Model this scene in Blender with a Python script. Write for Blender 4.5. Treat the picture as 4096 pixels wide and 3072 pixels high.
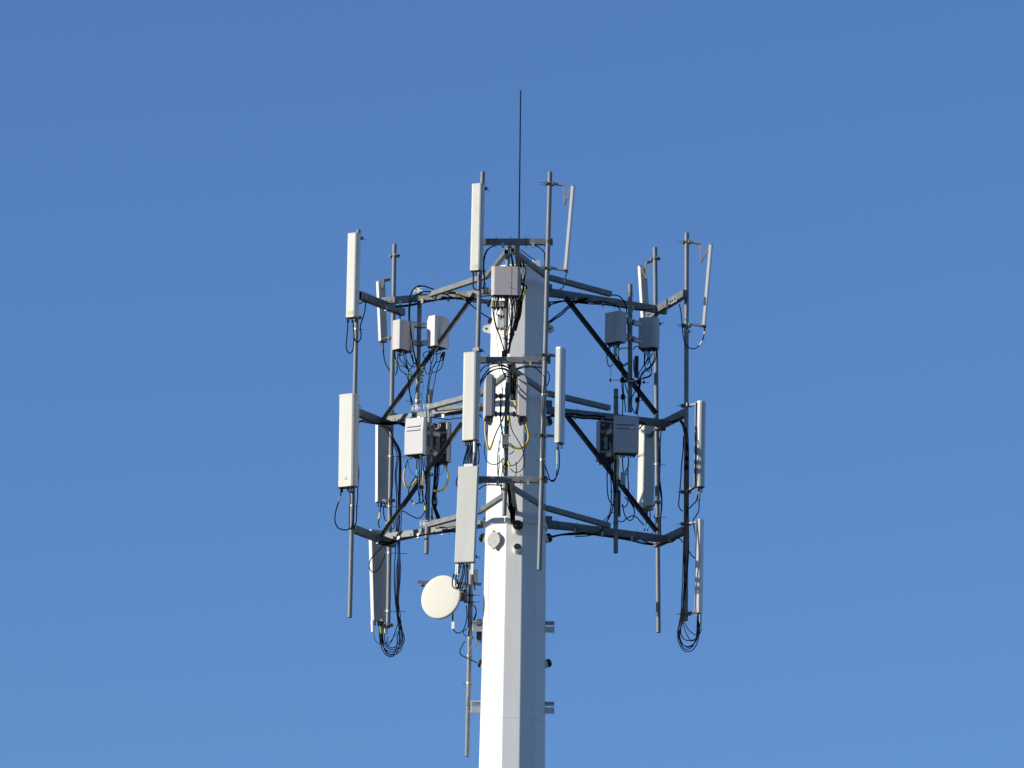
import bpy, math, random
from mathutils import Vector, Matrix
from bpy_extras.node_shader_utils import PrincipledBSDFWrapper  # noqa
random.seed(7)
S = bpy.context.scene
COL = S.collection
for o in list(bpy.data.objects): bpy.data.objects.remove(o)

# ------------------------------------------------------------------ camera
FPX, PITCH, ROLL = 28000.0, math.radians(14.5), math.radians(0.9)
CAM = Vector((0, -95.0, 1.6))
CF = Vector((0, math.cos(PITCH), math.sin(PITCH)))
_u = Vector((0, -math.sin(PITCH), math.cos(PITCH))); _r = Vector((1, 0, 0))
CR = math.cos(ROLL)*_r + math.sin(ROLL)*_u
CU = -math.sin(ROLL)*_r + math.cos(ROLL)*_u
cd = bpy.data.cameras.new('camera'); cd.sensor_width = 36; cd.lens = FPX/4096*36
cd.clip_start = 1; cd.clip_end = 20000
cam = bpy.data.objects.new('camera', cd); COL.objects.link(cam)
M = Matrix((CR, CU, -CF)).transposed().to_4x4(); M.translation = CAM
cam.matrix_world = M
S.camera = cam

# ------------------------------------------------------------------ light
SUN_AZ, SUN_EL = math.radians(-71.5), math.radians(16)      # azimuth from the camera side, negative = left
SDIR = Vector((math.sin(SUN_AZ)*math.cos(SUN_EL), -math.cos(SUN_AZ)*math.cos(SUN_EL), math.sin(SUN_EL)))
w = bpy.data.worlds.new('World'); S.world = w; w.use_nodes = True
nt = w.node_tree; bg = nt.nodes['Background']
sky = nt.nodes.new('ShaderNodeTexSky'); sky.sky_type = 'NISHITA'; sky.sun_disc = False
sky.sun_elevation = SUN_EL
sky.sun_rotation = math.atan2(SDIR.x, SDIR.y)
sky.altitude = 0; sky.air_density = 1.0; sky.dust_density = 0.0; sky.ozone_density = 6.6
tint = nt.nodes.new('ShaderNodeMix'); tint.data_type = 'RGBA'; tint.blend_type = 'MULTIPLY'; tint.inputs[0].default_value = 1
tint.inputs[7].default_value = (1.075, 0.985, 1.06, 1)      # white balance of the camera
nt.links.new(sky.outputs[0], tint.inputs[6]); nt.links.new(tint.outputs[2], bg.inputs[0]); bg.inputs[1].default_value = 0.136
sl = bpy.data.lights.new('sun', 'SUN'); sl.energy = 5.0; sl.angle = math.radians(0.53); sl.color = (1.0, 0.93, 0.80)
sun = bpy.data.objects.new('sun', sl); COL.objects.link(sun)
sun.rotation_euler = (-SDIR).to_track_quat('-Z', 'Y').to_euler()
vs = S.view_settings; vs.view_transform = 'Standard'; vs.look = 'None'; vs.exposure = 0.0; vs.gamma = 1; vs.use_curve_mapping = False

# ------------------------------------------------------------------ places: a point of the photo at its real distance
K = 600/2212
ZR = {'0': (0, 0, 1), '1': (1300, 640, 800/2212), '2': (2000, 640, 900/2212), '3': (1300, 1150, K), '4': (1750, 1150, K),
      '5': (2300, 1150, K), '6': (1300, 1500, K), '7': (1750, 1500, K), '8': (2300, 1500, K), 'a': (1300, 1850, K),
      'b': (1700, 1850, K), 'c': (2300, 1850, K), 'd': (1300, 2200, K), 'e': (1600, 2200, 700/2212), 'f': (2300, 2200, K),
      'g': (1700, 2547, 700/2212)}
def ray(x, y): return CF + CR*((x-2048)/FPX) - CU*((y-1536)/FPX)
def P(x, y, Y, z='0'):
    a, b, k = ZR[z]; v = ray(a+x*k, b+y*k); return CAM + v*((Y-CAM.y)/v.y)
def PZ(x, y, h, z='0'):
    a, b, k = ZR[z]; v = ray(a+x*k, b+y*k); return CAM + v*((h-CAM.z)/v.z)
PX = 98.0/FPX          # metres per photo pixel near the tower

# ------------------------------------------------------------------ materials
def mat(name, col, rough=0.5, metal=0.0, noise=0.0, nscale=8.0, bump=0.0, col2=None, stretch=None, spec=0.5, coat=0):
    m = bpy.data.materials.new(name); m.use_nodes = True; t = m.node_tree; b = t.nodes['Principled BSDF']
    b.inputs['Roughness'].default_value = rough; b.inputs['Metallic'].default_value = metal
    b.inputs['Specular IOR Level'].default_value = spec
    if coat: b.inputs['Coat Weight'].default_value = coat
    b.inputs['Base Color'].default_value = (*col, 1)
    tc = t.nodes.new('ShaderNodeTexCoord'); mp = t.nodes.new('ShaderNodeMapping')
    if stretch: mp.inputs['Scale'].default_value = stretch
    t.links.new(tc.outputs['Object'], mp.inputs[0])
    n = t.nodes.new('ShaderNodeTexNoise'); n.inputs['Scale'].default_value = nscale; n.inputs['Detail'].default_value = 6
    n.inputs['Roughness'].default_value = 0.65
    t.links.new(mp.outputs[0], n.inputs['Vector'])
    if noise or col2:
        r = t.nodes.new('ShaderNodeValToRGB')
        c2 = col2 or tuple(max(0, c*(1-noise)) for c in col); c1 = tuple(min(1, c*(1+noise*0.4)) for c in col) if not col2 else col
        r.color_ramp.elements[0].position = 0.32; r.color_ramp.elements[1].position = 0.68
        r.color_ramp.elements[0].color = (*c2, 1); r.color_ramp.elements[1].color = (*c1, 1)
        t.links.new(n.outputs[0], r.inputs[0]); t.links.new(r.outputs[0], b.inputs['Base Color'])
        mr = t.nodes.new('ShaderNodeMapRange'); mr.inputs['To Min'].default_value = max(0.05, rough-0.08); mr.inputs['To Max'].default_value = min(1, rough+0.1)
        t.links.new(n.outputs[0], mr.inputs[0]); t.links.new(mr.outputs[0], b.inputs['Roughness'])
    if bump:
        bn = t.nodes.new('ShaderNodeBump'); bn.inputs['Strength'].default_value = bump; bn.inputs['Distance'].default_value = 0.004
        t.links.new(n.outputs[0], bn.inputs['Height']); t.links.new(bn.outputs[0], b.inputs['Normal'])
    return m
GALV = mat('galvanised_pipe', (0.20, 0.222, 0.232), 0.55, 0.15, 0.22, 14, 0.1)
BEAM = mat('galvanised_beam', (0.20, 0.212, 0.207), 0.55, 0.2, 0.35, 9, 0.15)
BRACE = mat('weathered_angle_steel', (0.095, 0.098, 0.10), 0.6, 0.2, 0.35, 12, 0.15)
ZINC = mat('bright_zinc', (0.46, 0.46, 0.45), 0.38, 0.4, 0.3, 30)
POLE = mat('white_pole_paint', (0.78, 0.78, 0.74), 0.5, 0, 0.06, 3.0, 0.03, stretch=(2.5, 2.5, 0.35))
RADO = mat('cream_radome', (0.645, 0.64, 0.565), 0.38, 0, 0.05, 3, 0.02, stretch=(3, 3, 0.5))
RADW = mat('white_radome', (0.72, 0.72, 0.67), 0.35, 0, 0.05, 3, 0.02, stretch=(3, 3, 0.5))
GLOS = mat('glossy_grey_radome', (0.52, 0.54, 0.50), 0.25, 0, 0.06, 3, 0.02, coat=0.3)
BACK = mat('antenna_back_metal', (0.30, 0.29, 0.28), 0.42, 0.35, 0.12, 6, 0.05)
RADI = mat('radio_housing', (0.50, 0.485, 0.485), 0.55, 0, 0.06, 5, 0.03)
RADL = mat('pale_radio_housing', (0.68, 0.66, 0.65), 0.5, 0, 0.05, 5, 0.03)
def perforated():
    m = mat('perforated_radio_cover', (0.50, 0.475, 0.49), 0.6, 0, 0.05, 5)
    t = m.node_tree; b = t.nodes['Principled BSDF']; v = t.nodes.new('ShaderNodeTexVoronoi'); v.inputs['Scale'].default_value = 95
    tc = t.nodes.new('ShaderNodeTexCoord'); t.links.new(tc.outputs['Object'], v.inputs['Vector'])
    bn = t.nodes.new('ShaderNodeBump'); bn.inputs['Strength'].default_value = 0.6; bn.inputs['Distance'].default_value = 0.004
    t.links.new(v.outputs['Distance'], bn.inputs['Height']); t.links.new(bn.outputs[0], b.inputs['Normal']); return m
PERF = perforated()
RUB = mat('black_rubber', (0.008, 0.008, 0.010), 0.4, 0, 0.2, 30, spec=0.04)
DARK = mat('dark_cast_metal', (0.05, 0.05, 0.055), 0.45, 0.3, 0.3, 20, 0.2)
YEL = mat('yellow_conduit', (0.66, 0.43, 0.03), 0.45, 0, 0.15, 20)
LIME = mat('lime_marker', (0.50, 0.68, 0.08), 0.5); YTAG = mat('yellow_marker', (0.80, 0.68, 0.03), 0.5)
CYAN = mat('cyan_marker', (0.10, 0.50, 0.70), 0.5); RED = mat('red_plug', (0.45, 0.02, 0.02), 0.4)
GREEN = mat('teal_wire', (0.03, 0.22, 0.20), 0.4); GREYC = mat('grey_cable_jacket', (0.25, 0.26, 0.26), 0.5)
CREAM = mat('pale_yellow_sticker', (0.62, 0.58, 0.38), 0.6); WHITE = mat('white_plastic', (0.80, 0.80, 0.78), 0.35)
DISH = mat('dish_radome', (0.73, 0.70, 0.60), 0.75, 0, 0.05, 3)
MARK = mat('faded_grey_print', (0.33, 0.33, 0.32), 0.6)
BRITE = mat('bright_bracket_zinc', (0.70, 0.70, 0.68), 0.4, 0.2, 0.15, 20)
PBACK = mat('pale_antenna_back', (0.50, 0.49, 0.46), 0.5, 0.1, 0.12, 5, 0.05)
GLOSSR = mat('glossy_boot_rubber', (0.02, 0.017, 0.015), 0.14, 0, 0.2, 20)
GROUND = mat('dry_grass_ground', (0.035, 0.045, 0.02), 0.95, 0, 0.4, 0.05, col2=(0.07, 0.06, 0.035))

# ------------------------------------------------------------------ mesh builder
def frame_of(axis, hint=Vector((0, 0, 1))):
    a = axis.normalized(); h = hint if abs(a.dot(hint.normalized())) < 0.98 else Vector((1, 0, 0))
    x = h.cross(a).normalized(); return x, a.cross(x).normalized(), a
class MB:
    def __init__(s): s.v = []; s.f = []; s.sm = []
    def mark(s): s.marks = getattr(s, 'marks', [])+[(len(s.v), len(s.f))]; return s
    def ring(s, pts): i = len(s.v); s.v += [Vector(p) for p in pts]; return list(range(i, i+len(pts)))
    def face(s, idx, sm=False): s.f.append(tuple(idx)); s.sm.append(sm)
    def skin(s, a, b, sm=True):
        n = len(a)
        for i in range(n): s.face((a[i], a[(i+1) % n], b[(i+1) % n], b[i]), sm)
    def cyl(s, p, q, r, r2=None, n=14, caps=True, hollow=False):
        r2 = r if r2 is None else r2; x, y, a = frame_of(q-p)
        cs = [(math.cos(2*math.pi*i/n), math.sin(2*math.pi*i/n)) for i in range(n)]
        A = [p+(x*c+y*d)*r for c, d in cs]; B = [q+(x*c+y*d)*r2 for c, d in cs]
        s.skin(s.ring(A), s.ring(B))
        if hollow:
            ri = r*0.84; L = (q-p).length; dp = min(0.25, L*0.4)
            for (e, o, sg) in ((p, A, 1), (q, B, -1)):
                I = s.ring([e+(x*c+y*d)*ri for c, d in cs]); O = s.ring(o); D = s.ring([e+a*dp*sg+(x*c+y*d)*ri for c, d in cs]); I2 = s.ring([e+(x*c+y*d)*ri for c, d in cs])
                if sg > 0: s.skin(I, O, False); s.skin(D, I2); s.face(D[::-1])
                else: s.skin(O, I, False); s.skin(I2, D); s.face(D)
        elif caps:
            s.face(s.ring(A)[::-1]); s.face(s.ring(B))
        return s
    def tube(s, pts, r, n=8):
        pts = [p for i, p in enumerate(pts) if i == 0 or (p-pts[i-1]).length > 1e-5]
        prev = None; x = None
        for i, p in enumerate(pts):
            d = (pts[min(i+1, len(pts)-1)]-pts[max(i-1, 0)]).normalized()
            if x is None: x = frame_of(d)[0]
            x = (x-d*x.dot(d)).normalized(); y = d.cross(x)
            R = s.ring([p+(x*math.cos(2*math.pi*k/n)+y*math.sin(2*math.pi*k/n))*r for k in range(n)])
            if prev: s.skin(prev, R)
            else: s.face(R[::-1])
            prev = R
        s.face(prev); return s
    def obox(s, c, ax, ay, az, sx, sy, sz):
        ax, ay, az = ax.normalized()*sx/2, ay.normalized()*sy/2, az.normalized()*sz/2
        q = [c+ax*i+ay*j+az*k for k in (-1, 1) for j in (-1, 1) for i in (-1, 1)]
        b = len(s.v); s.v += q
        for f in ((0, 2, 3, 1), (4, 5, 7, 6), (0, 1, 5, 4), (2, 6, 7, 3), (0, 4, 6, 2), (1, 3, 7, 5)): s.face([b+i for i in f])
        return s
    def box(s, c, sx, sy, sz): return s.obox(c, Vector((1, 0, 0)), Vector((0, 1, 0)), Vector((0, 0, 1)), sx, sy, sz)
    def bar(s, p, q, wd, ht, hint=Vector((0, 0, 1))):
        a = q-p; side = a.cross(hint).normalized(); up = side.cross(a).normalized()
        return s.obox((p+q)/2, a, side, up, a.length, wd, ht)
    def hollowbar(s, p, q, wd, ht, t=0.006, hint=Vector((0, 0, 1))):
        a = (q-p).normalized(); side = a.cross(hint).normalized(); up = side.cross(a).normalized()
        def rect(e, w_, h_): return [e+side*w_*i/2+up*h_*j/2 for i, j in ((-1, -1), (1, -1), (1, 1), (-1, 1))]
        A, B = s.ring(rect(p, wd, ht)), s.ring(rect(q, wd, ht)); s.skin(A, B, False)
        dd = min(0.3, (q-p).length*0.4)
        for e, O, sg in ((p, A, 1), (q, B, -1)):
            I = s.ring(rect(e, wd-2*t, ht-2*t)); D = s.ring(rect(e+a*dd*sg, wd-2*t, ht-2*t))
            if sg > 0: s.skin(I, O, False); s.skin(D, I, False); s.face(D[::-1])
            else: s.skin(O, I, False); s.skin(I, D, False); s.face(D)
        return s
    def prism(s, prof, c0, c1, X, Yv, sm=False, scale1=1.0):
        A = [c0+X*a+Yv*b for a, b in prof]; B = [c1+X*a*scale1+Yv*b*scale1 for a, b in prof]
        s.skin(s.ring(A), s.ring(B), sm); s.face(s.ring(A)[::-1]); s.face(s.ring(B)); return s
    def build(s, name, m, parent=None, bevel=0.0, loc=None):
        if getattr(s, 'marks', None):      # each marked piece becomes a part of its own
            mk = s.marks+[(len(s.v), len(s.f))]; o = None
            for (v0, f0), (v1, f1) in zip(mk, mk[1:]):
                if v1 > v0:
                    q = MB(); q.v = s.v[v0:v1]; q.f = [tuple(i-v0 for i in f) for f in s.f[f0:f1]]; q.sm = s.sm[f0:f1]; o = q.build(name, m, parent, bevel, loc)
            return o
        if parent is None:
            o0 = loc if loc is not None else min(s.v, key=lambda q: q.z).copy()
        else:
            o0 = Vector((0, 0, 0)); p = parent
            while p: o0 = o0+p.location; p = p.parent
        me = bpy.data.meshes.new(name); me.from_pydata([tuple(q-o0) for q in s.v], [], s.f); me.update()
        me.polygons.foreach_set('use_smooth', s.sm); me.materials.append(m)
        import bmesh
        bm = bmesh.new(); bm.from_mesh(me); bmesh.ops.recalc_face_normals(bm, faces=bm.faces); bm.to_mesh(me); bm.free()
        o = bpy.data.objects.new(name, me); COL.objects.link(o)
        if parent: o.parent = parent
        else: o.location = o0
        if bevel:
            b = o.modifiers.new('bevel', 'BEVEL'); b.width = bevel; b.segments = 2; b.limit_method = 'ANGLE'; b.angle_limit = math.radians(35)
        return o
def tag(o, label, cat, group=None, kind=None):
    if label: o['label'] = label
    if cat: o['category'] = cat
    if group: o['group'] = group
    if kind: o['kind'] = kind
    return o
def thing(name, label, cat, loc, group=None):
    o = bpy.data.objects.new(name, None); o.empty_display_size = 0.1; COL.objects.link(o); o.location = loc
    return tag(o, label, cat, group)
UP = Vector((0, 0, 1))
def smooth(pts, k=7):
    if len(pts) < 3: return pts
    e = [pts[0]*2-pts[1]]+pts+[pts[-1]*2-pts[-2]]; out = []
    for i in range(1, len(e)-2):
        a, b, c, d = e[i-1:i+3]
        for j in range(k):
            t = j/k; out.append(0.5*((2*b)+(c-a)*t+(2*a-5*b+4*c-d)*t*t+(3*b-a-3*c+d)*t**3))
    out.append(pts[-1]); return out
CG = {}
def cable(label, z, pts, Y, px=3.6, m=RUB, group=None, tags=(), name='cable', cat='cable', sheath=None):
    """pts: photo points at depth Y (a number, or (Y0, Y1) running along the cable, or given per point)"""
    n = len(pts); w_ = []
    for i, p in enumerate(pts):
        y = p[2] if len(p) > 2 else (Y if not isinstance(Y, tuple) else Y[0]+(Y[1]-Y[0])*i/max(1, n-1))
        w_.append(P(p[0], p[1], y, z))
    n_ = len(w_); rj = random.Random(int(sum(abs(v.x)+abs(v.z) for v in w_)*1000))
    w_ = [v if i in (0, n_-1) or n_ < 4 else v+Vector((rj.gauss(0, .3), rj.gauss(0, 1), rj.gauss(0, .3)))*min(.012, .05*(v-w_[i-1]).length) for i, v in enumerate(w_)]
    px *= 1.15 if px > 2.6 else 1.0
    c = smooth(w_); mb = MB(); mb.tube(c, px*PX/2)
    o = mb.build(name, m, loc=c[-1].copy() if c[-1].z < c[0].z else c[0].copy()); tag(o, label, cat, group)
    for (f0, f1, tm, *rr) in tags:
        i0 = int(f0*(len(c)-1)); i1 = max(i0+1, int(f1*(len(c)-1)))
        t = MB(); t.tube(c[i0:i1+1], (rr[0] if rr else px*1.9)*PX/2)
        t.build('marker_sleeve' if tm is not YEL else 'conduit_sleeve', tm, o)
    return o

# ------------------------------------------------------------------ ground (far below the frame) 
g = MB(); N = 24
for j in range(N+1):
    for i in range(N+1): g.v.append(Vector(((i/N-0.5)*6000, (j/N-0.5)*6000, 0.0)))
for j in range(N):
    for i in range(N): g.face((j*(N+1)+i, j*(N+1)+i+1, (j+1)*(N+1)+i+1, (j+1)*(N+1)+i))
tag(g.build('ground', GROUND, loc=Vector((0, 0, 0))), None, None, None, 'structure')

# ------------------------------------------------------------------ the monopole
AX = 0.085
Z1, Z2, Z3 = P(2070, 968, -2.35).z, P(2070, 1440, -2.35).z, P(2070, 1920, -2.35).z
ZT = PZ(2079, 1050, 27.9).z
ZT = P(2079, 1062, -0.4).z
def prad(z): return 0.392+(ZT-z)*0.0108
def polyring(z, r, n=12, rot=-3.0):
    return [Vector((AX+r*math.sin(math.radians(rot+15+30*i)), -r*math.cos(math.radians(rot+15+30*i)), z)) for i in range(n)]
def rot_ngon(z, r):
    # facet corners rounded by three points each
    out = []
    rot = -3.0
    for i in range(12):
        a0 = math.radians(rot+15+30*i)
        for d in (-2.2, -0.7, 0.7, 2.2):
            a = a0+math.radians(d); rr = r*math.cos(math.radians(15))/math.cos(math.radians(15-abs(d)))
            out.append(Vector((AX+rr*math.sin(a), -rr*math.cos(a), z)))
    return out
mono = thing('cell_tower_pole', 'tall white faceted steel tower pole rising up the middle, carrying all the antenna arms', 'tower pole', Vector((AX, 0, 0)))
mb = MB(); zs = [0, 6, 12, 18, 22, 25, ZT]; rr_ = [mb.ring(rot_ngon(z, prad(z)*1.0)) for z in zs]
for a, b in zip(rr_, rr_[1:]): mb.skin(a, b, False)
mb.face(rr_[-1]); mb.build('shaft', POLE, mono)
mb = MB(); mb.prism([(math.cos(a)*(prad(ZT)+0.012), math.sin(a)*(prad(ZT)+0.012)) for a in [2*math.pi*i/40 for i in range(40)]],
   Vector((AX, 0, ZT+0.002)), Vector((AX, 0, ZT+0.022)), Vector((1, 0, 0)), Vector((0, 1, 0))); mb.build('top_cap', POLE, mono, 0.004)
c = P(2146, 1052, 0.05); mb = MB(); zt_ = P(2146, 1039, 0.05).z; mb.obox(Vector((c.x, c.y, (ZT+zt_)/2)), Vector((1, 0.2, 0)), Vector((-.2, 1, 0)), UP, 0.115, 0.02, zt_-ZT); mb.build('cap_plate', WHITE, mono, 0.003)
def onpole(x, y, z='0', out=0.0):
    """the point of the pole's surface seen at this photo point"""
    a, b, k = ZR[z]; v = ray(a+x*k, b+y*k)
    q = CAM+v*((-CAM.y)/v.y); r = prad(q.z)*0.985+out
    dx = q.x-AX
    dx = max(-r*0.999, min(r*0.999, dx)); Yy = -math.sqrt(max(0, r*r-dx*dx))
    q = CAM+v*((Yy-CAM.y)/v.y); nrm = Vector((q.x-AX, q.y, 0)).normalized()
    return q, nrm
# collars where each tier of arms is bolted
for zz, zc in ((Z3-0.10, 0.07),):
    mb = MB(); a = polyring(zz-zc/2, prad(zz)*1.0+0.02); b = polyring(zz+zc/2, prad(zz)+0.02)
    ra, rb = mb.ring(a), mb.ring(b); mb.skin(ra, rb, False); mb.face(ra[::-1]); mb.face(rb)
    for i in range(0, 12, 1):
        p = (a[i]+a[(i+1) % 12]+b[i]+b[(i+1) % 12])/4; n_ = Vector((p.x-AX, p.y, 0)).normalized()
    mb.build('collar', POLE, mono, 0.004)
# vertical weld and the slip joint line
pts = [onpole(1956-6*i/9, 2060+810*i/9, out=-0.001)[0] for i in range(10)]; MB().tube(pts, 0.0035, 6).build('weld_seam', POLE, mono)
pts = [onpole(1948+134*i/14, 2872-3*math.sin(i/14*3.1), out=0.0)[0] for i in range(15)]
zj = pts[7].z; mb = MB(); ra = mb.ring(polyring(zj, prad(zj)+0.002)); rb = mb.ring(polyring(zj+0.006, prad(zj)+0.0045)); rc = mb.ring(polyring(zj+0.012, prad(zj)+0.0005)); mb.skin(ra, rb, False); mb.skin(rb, rc, False)
mb.build('slip_joint', POLE, mono)

def port(x, y, nx, rpx, L, rubber=True, glands=0, tilt=0.35, label=None):
    """a round cable port welded on the pole; nx = facing angle in degrees (0 = camera)"""
    q, n_ = onpole(x, y); a = math.radians(nx); n_ = Vector((math.sin(a), -math.cos(a), 0))
    base = Vector((AX, 0, q.z))+n_*(prad(q.z)*0.97); d = (n_+UP*tilt).normalized(); r = rpx*PX
    mb = MB(); mb.cyl(base-d*0.05, base+d*L, r, n=24); o = mb.build('cable_port', POLE, mono, 0.003)
    t = base+d*L
    mb = MB(); mb.cyl(t-d*0.02, t+d*0.008, r*1.08, r*1.08, n=24); mb.cyl(t+d*0.006, t+d*min(.045, L*.6), r*1.0, r*0.82, n=24); mb.cyl(t+d*min(.045, L*.6), t+d*min(.06, L*.8), r*0.82, r*0.45, n=24)
    if rubber: mb.build('port_boot', GLOSSR, o, 0.003)
    else:
        mb = MB(); mb.cyl(t-d*0.01, t+d*0.004, r*0.86, n=24); mb.build('port_plug', DARK, o)
    return t
port(2053, 2120, 3, 19, 0.13)
port(2051, 2200, 3, 16.5, 0.09, rubber=False)
port(1932, 2155, -88, 17, 0.05); port(2190, 2155, 88, 18, 0.05)
port(1925, 2655, -88, 16, 0.03); port(2183, 2655, 88, 16, 0.05)
port(2190, 1690, 82, 19, 0.05); port(2195, 1218, 85, 15, 0.03); port(2193, 1290, 80, 14, 0.02)
port(1962, 1218, -84, 16, 0.04); port(1962, 1288, -80, 13, 0.03); port(2055, 1640, 2, 17, 0.08)
# lens shaped blank cover with two bolt ears
q, n_ = onpole(1983, 2163); n_ = Vector((math.sin(math.radians(-33)), -math.cos(math.radians(-33)), 0.04)).normalized()
c = q+n_*0.045; X = UP.cross(n_).normalized()
mb = MB(); prof = []
for i in range(48):
    a = 2*math.pi*i/48; r = 0.104; x_, y_ = math.cos(a)*r, math.sin(a)*r
    e = max(0, abs(math.sin(a))-0.80)/0.20; y_ *= 1+0.34*e**1.5; prof.append((x_*(1-0.35*e), y_))
mb.prism(prof, c, c+n_*0.012, X, UP); o = mb.build('blank_cover', mat('cast_cover', (0.40, 0.40, 0.375), 0.6, 0.1, 0.35, 25, 0.8), mono, 0.003)
mb = MB()
for sgn in (-1, 1): mb.mark(); mb.cyl(c+UP*0.125*sgn+n_*0.01, c+UP*0.125*sgn+n_*0.022, 0.012, n=8)
mb.build('cover_bolt', DARK, o)
MB().cyl(c-n_*0.06, c-n_*0.001, 0.088, n=28).build('cover_neck', POLE, o)
# lifting lugs
for sx, px_ in ((-1, 1946), (1, 2201)):
    q = P(px_, 1312, -0.05); prof = [(math.cos(a)*0.056, math.sin(a)*0.056) for a in [math.pi*(i/14-0.5) for i in range(15)]]
    prof = [(a*sx, b) for a, b in prof]+[(-0.12*sx, 0.075), (-0.12*sx, -0.085)][::1]
    mb = MB(); mb.prism(prof, Vector((q.x, -0.012, q.z)), Vector((q.x, 0.012, q.z)), Vector((1, 0, 0)), UP); o = mb.build('lifting_lug', POLE, mono, 0.002)
    MB().cyl(Vector((q.x, -0.0145, q.z)), Vector((q.x, 0.0145, q.z)), 0.017, n=16).build('lug_hole', DARK, o)
# stub brackets low on the pole
def stub(x0, x1, y0, y1, sgn):
    p0, p1 = P(x0, (y0+y1)/2, 0), P(x1, (y0+y1)/2, 0); h = abs(y1-y0)*PX*1.02; cx = (p0.x+p1.x)/2; L = abs(p1.x-p0.x)
    z0 = p0.z; far = p1.x
    mb = MB(); mb.box(Vector((cx-sgn*0.02, 0, z0+h*0.46)), L+0.04, 0.09, 0.008); mb.box(Vector((cx-sgn*0.02, 0.041, z0+h*0.34)), L+0.04, 0.006, h*.22); mb.box(Vector((cx-sgn*0.02, 0.0, z0-h*0.20)), L+0.04, 0.008, h*0.52)
    mb.box(Vector((far-sgn*0.004, 0.0, z0-0.004)), 0.009, 0.13, h)
    return mb.build('stub_bracket', POLE, mono, 0.002)
stub(2182, 2218, 2486, 2532, 1); stub(2180, 2217, 2808, 2856, 1)
stub(1928, 1889, 2485, 2528, -1); stub(1920, 1883, 2806, 2852, -1)

# ------------------------------------------------------------------ arms and rings, tier by tier
def plate_holes(parent, c, f, wd, ht, name='hanger_plate', m=ZINC):
    X = UP.cross(f).normalized(); mb = MB(); mb.obox(c, X, f, UP, wd, 0.01, ht); o = mb.build(name, m, parent, 0.002)
    mb = MB()
    for i in (-1, 1):
        for j in (-1, 1): mb.mark(); mb.cyl(c+X*wd*.28*i+UP*ht*.27*j-f*0.012, c+X*wd*.28*i+UP*ht*.27*j+f*0.018, 0.009, n=6)
    mb.build('plate_bolt', DARK, o)
    return o
def rod_bolt(mb, p, d, L=0.16, r=0.006): mb.mark(); mb.cyl(p-d*L/2, p+d*L/2, r, n=6)
TIER = {
 1: dict(z=Z1, fb=((1936, 968), (2211, 968)), lb=((1436, 1180), (1612, 1250)), rb=((2742, 1173), (2592, 1264)),
         la=((1528, 1205), (1965, 1170)), ra=((2664, 1244), (2192, 1168)), lb2=((1742, 1192), (1962, 1166)),
         ch=[(2050, 1000), (2190, 1108), (2442, 1176)], cl=[(2026, 1006), (1948, 1104), (1722, 1178)], al=(2040, 975), side=[(2185, 1120)]),
 2: dict(z=Z2, fb=((1918, 1441), (2202, 1441)), lb=((1430, 1650), (1560, 1702)), rb=((2744, 1650), (2625, 1710)),
         la=((1530, 1682), (1935, 1630)), ra=((2662, 1695), (2190, 1642)), lb2=((1742, 1640), (1925, 1622)),
         ch=[(2050, 1478), (2185, 1572), (2437, 1632)], cl=[(2024, 1500), (1930, 1572), (1722, 1628)], al=(2040, 1448)),
 3: dict(z=Z3, fb=((1915, 1919), (2190, 1919)), lb=((1412, 2115), (1572, 2176)), rb=((2738, 2122), (2622, 2176)),
         la=((1530, 2150), (1930, 2098)), ra=((2662, 2158), (2188, 2095)), lb2=((1742, 2108), (1925, 2092)),
         ch=[(2050, 1950), (2180, 2030), (2436, 2102)], cl=[(2016, 1982), (1925, 2042), (1712, 2100)], al=(2040, 1926)),
}
names = {1: 'highest', 2: 'middle', 3: 'lowest'}
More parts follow.
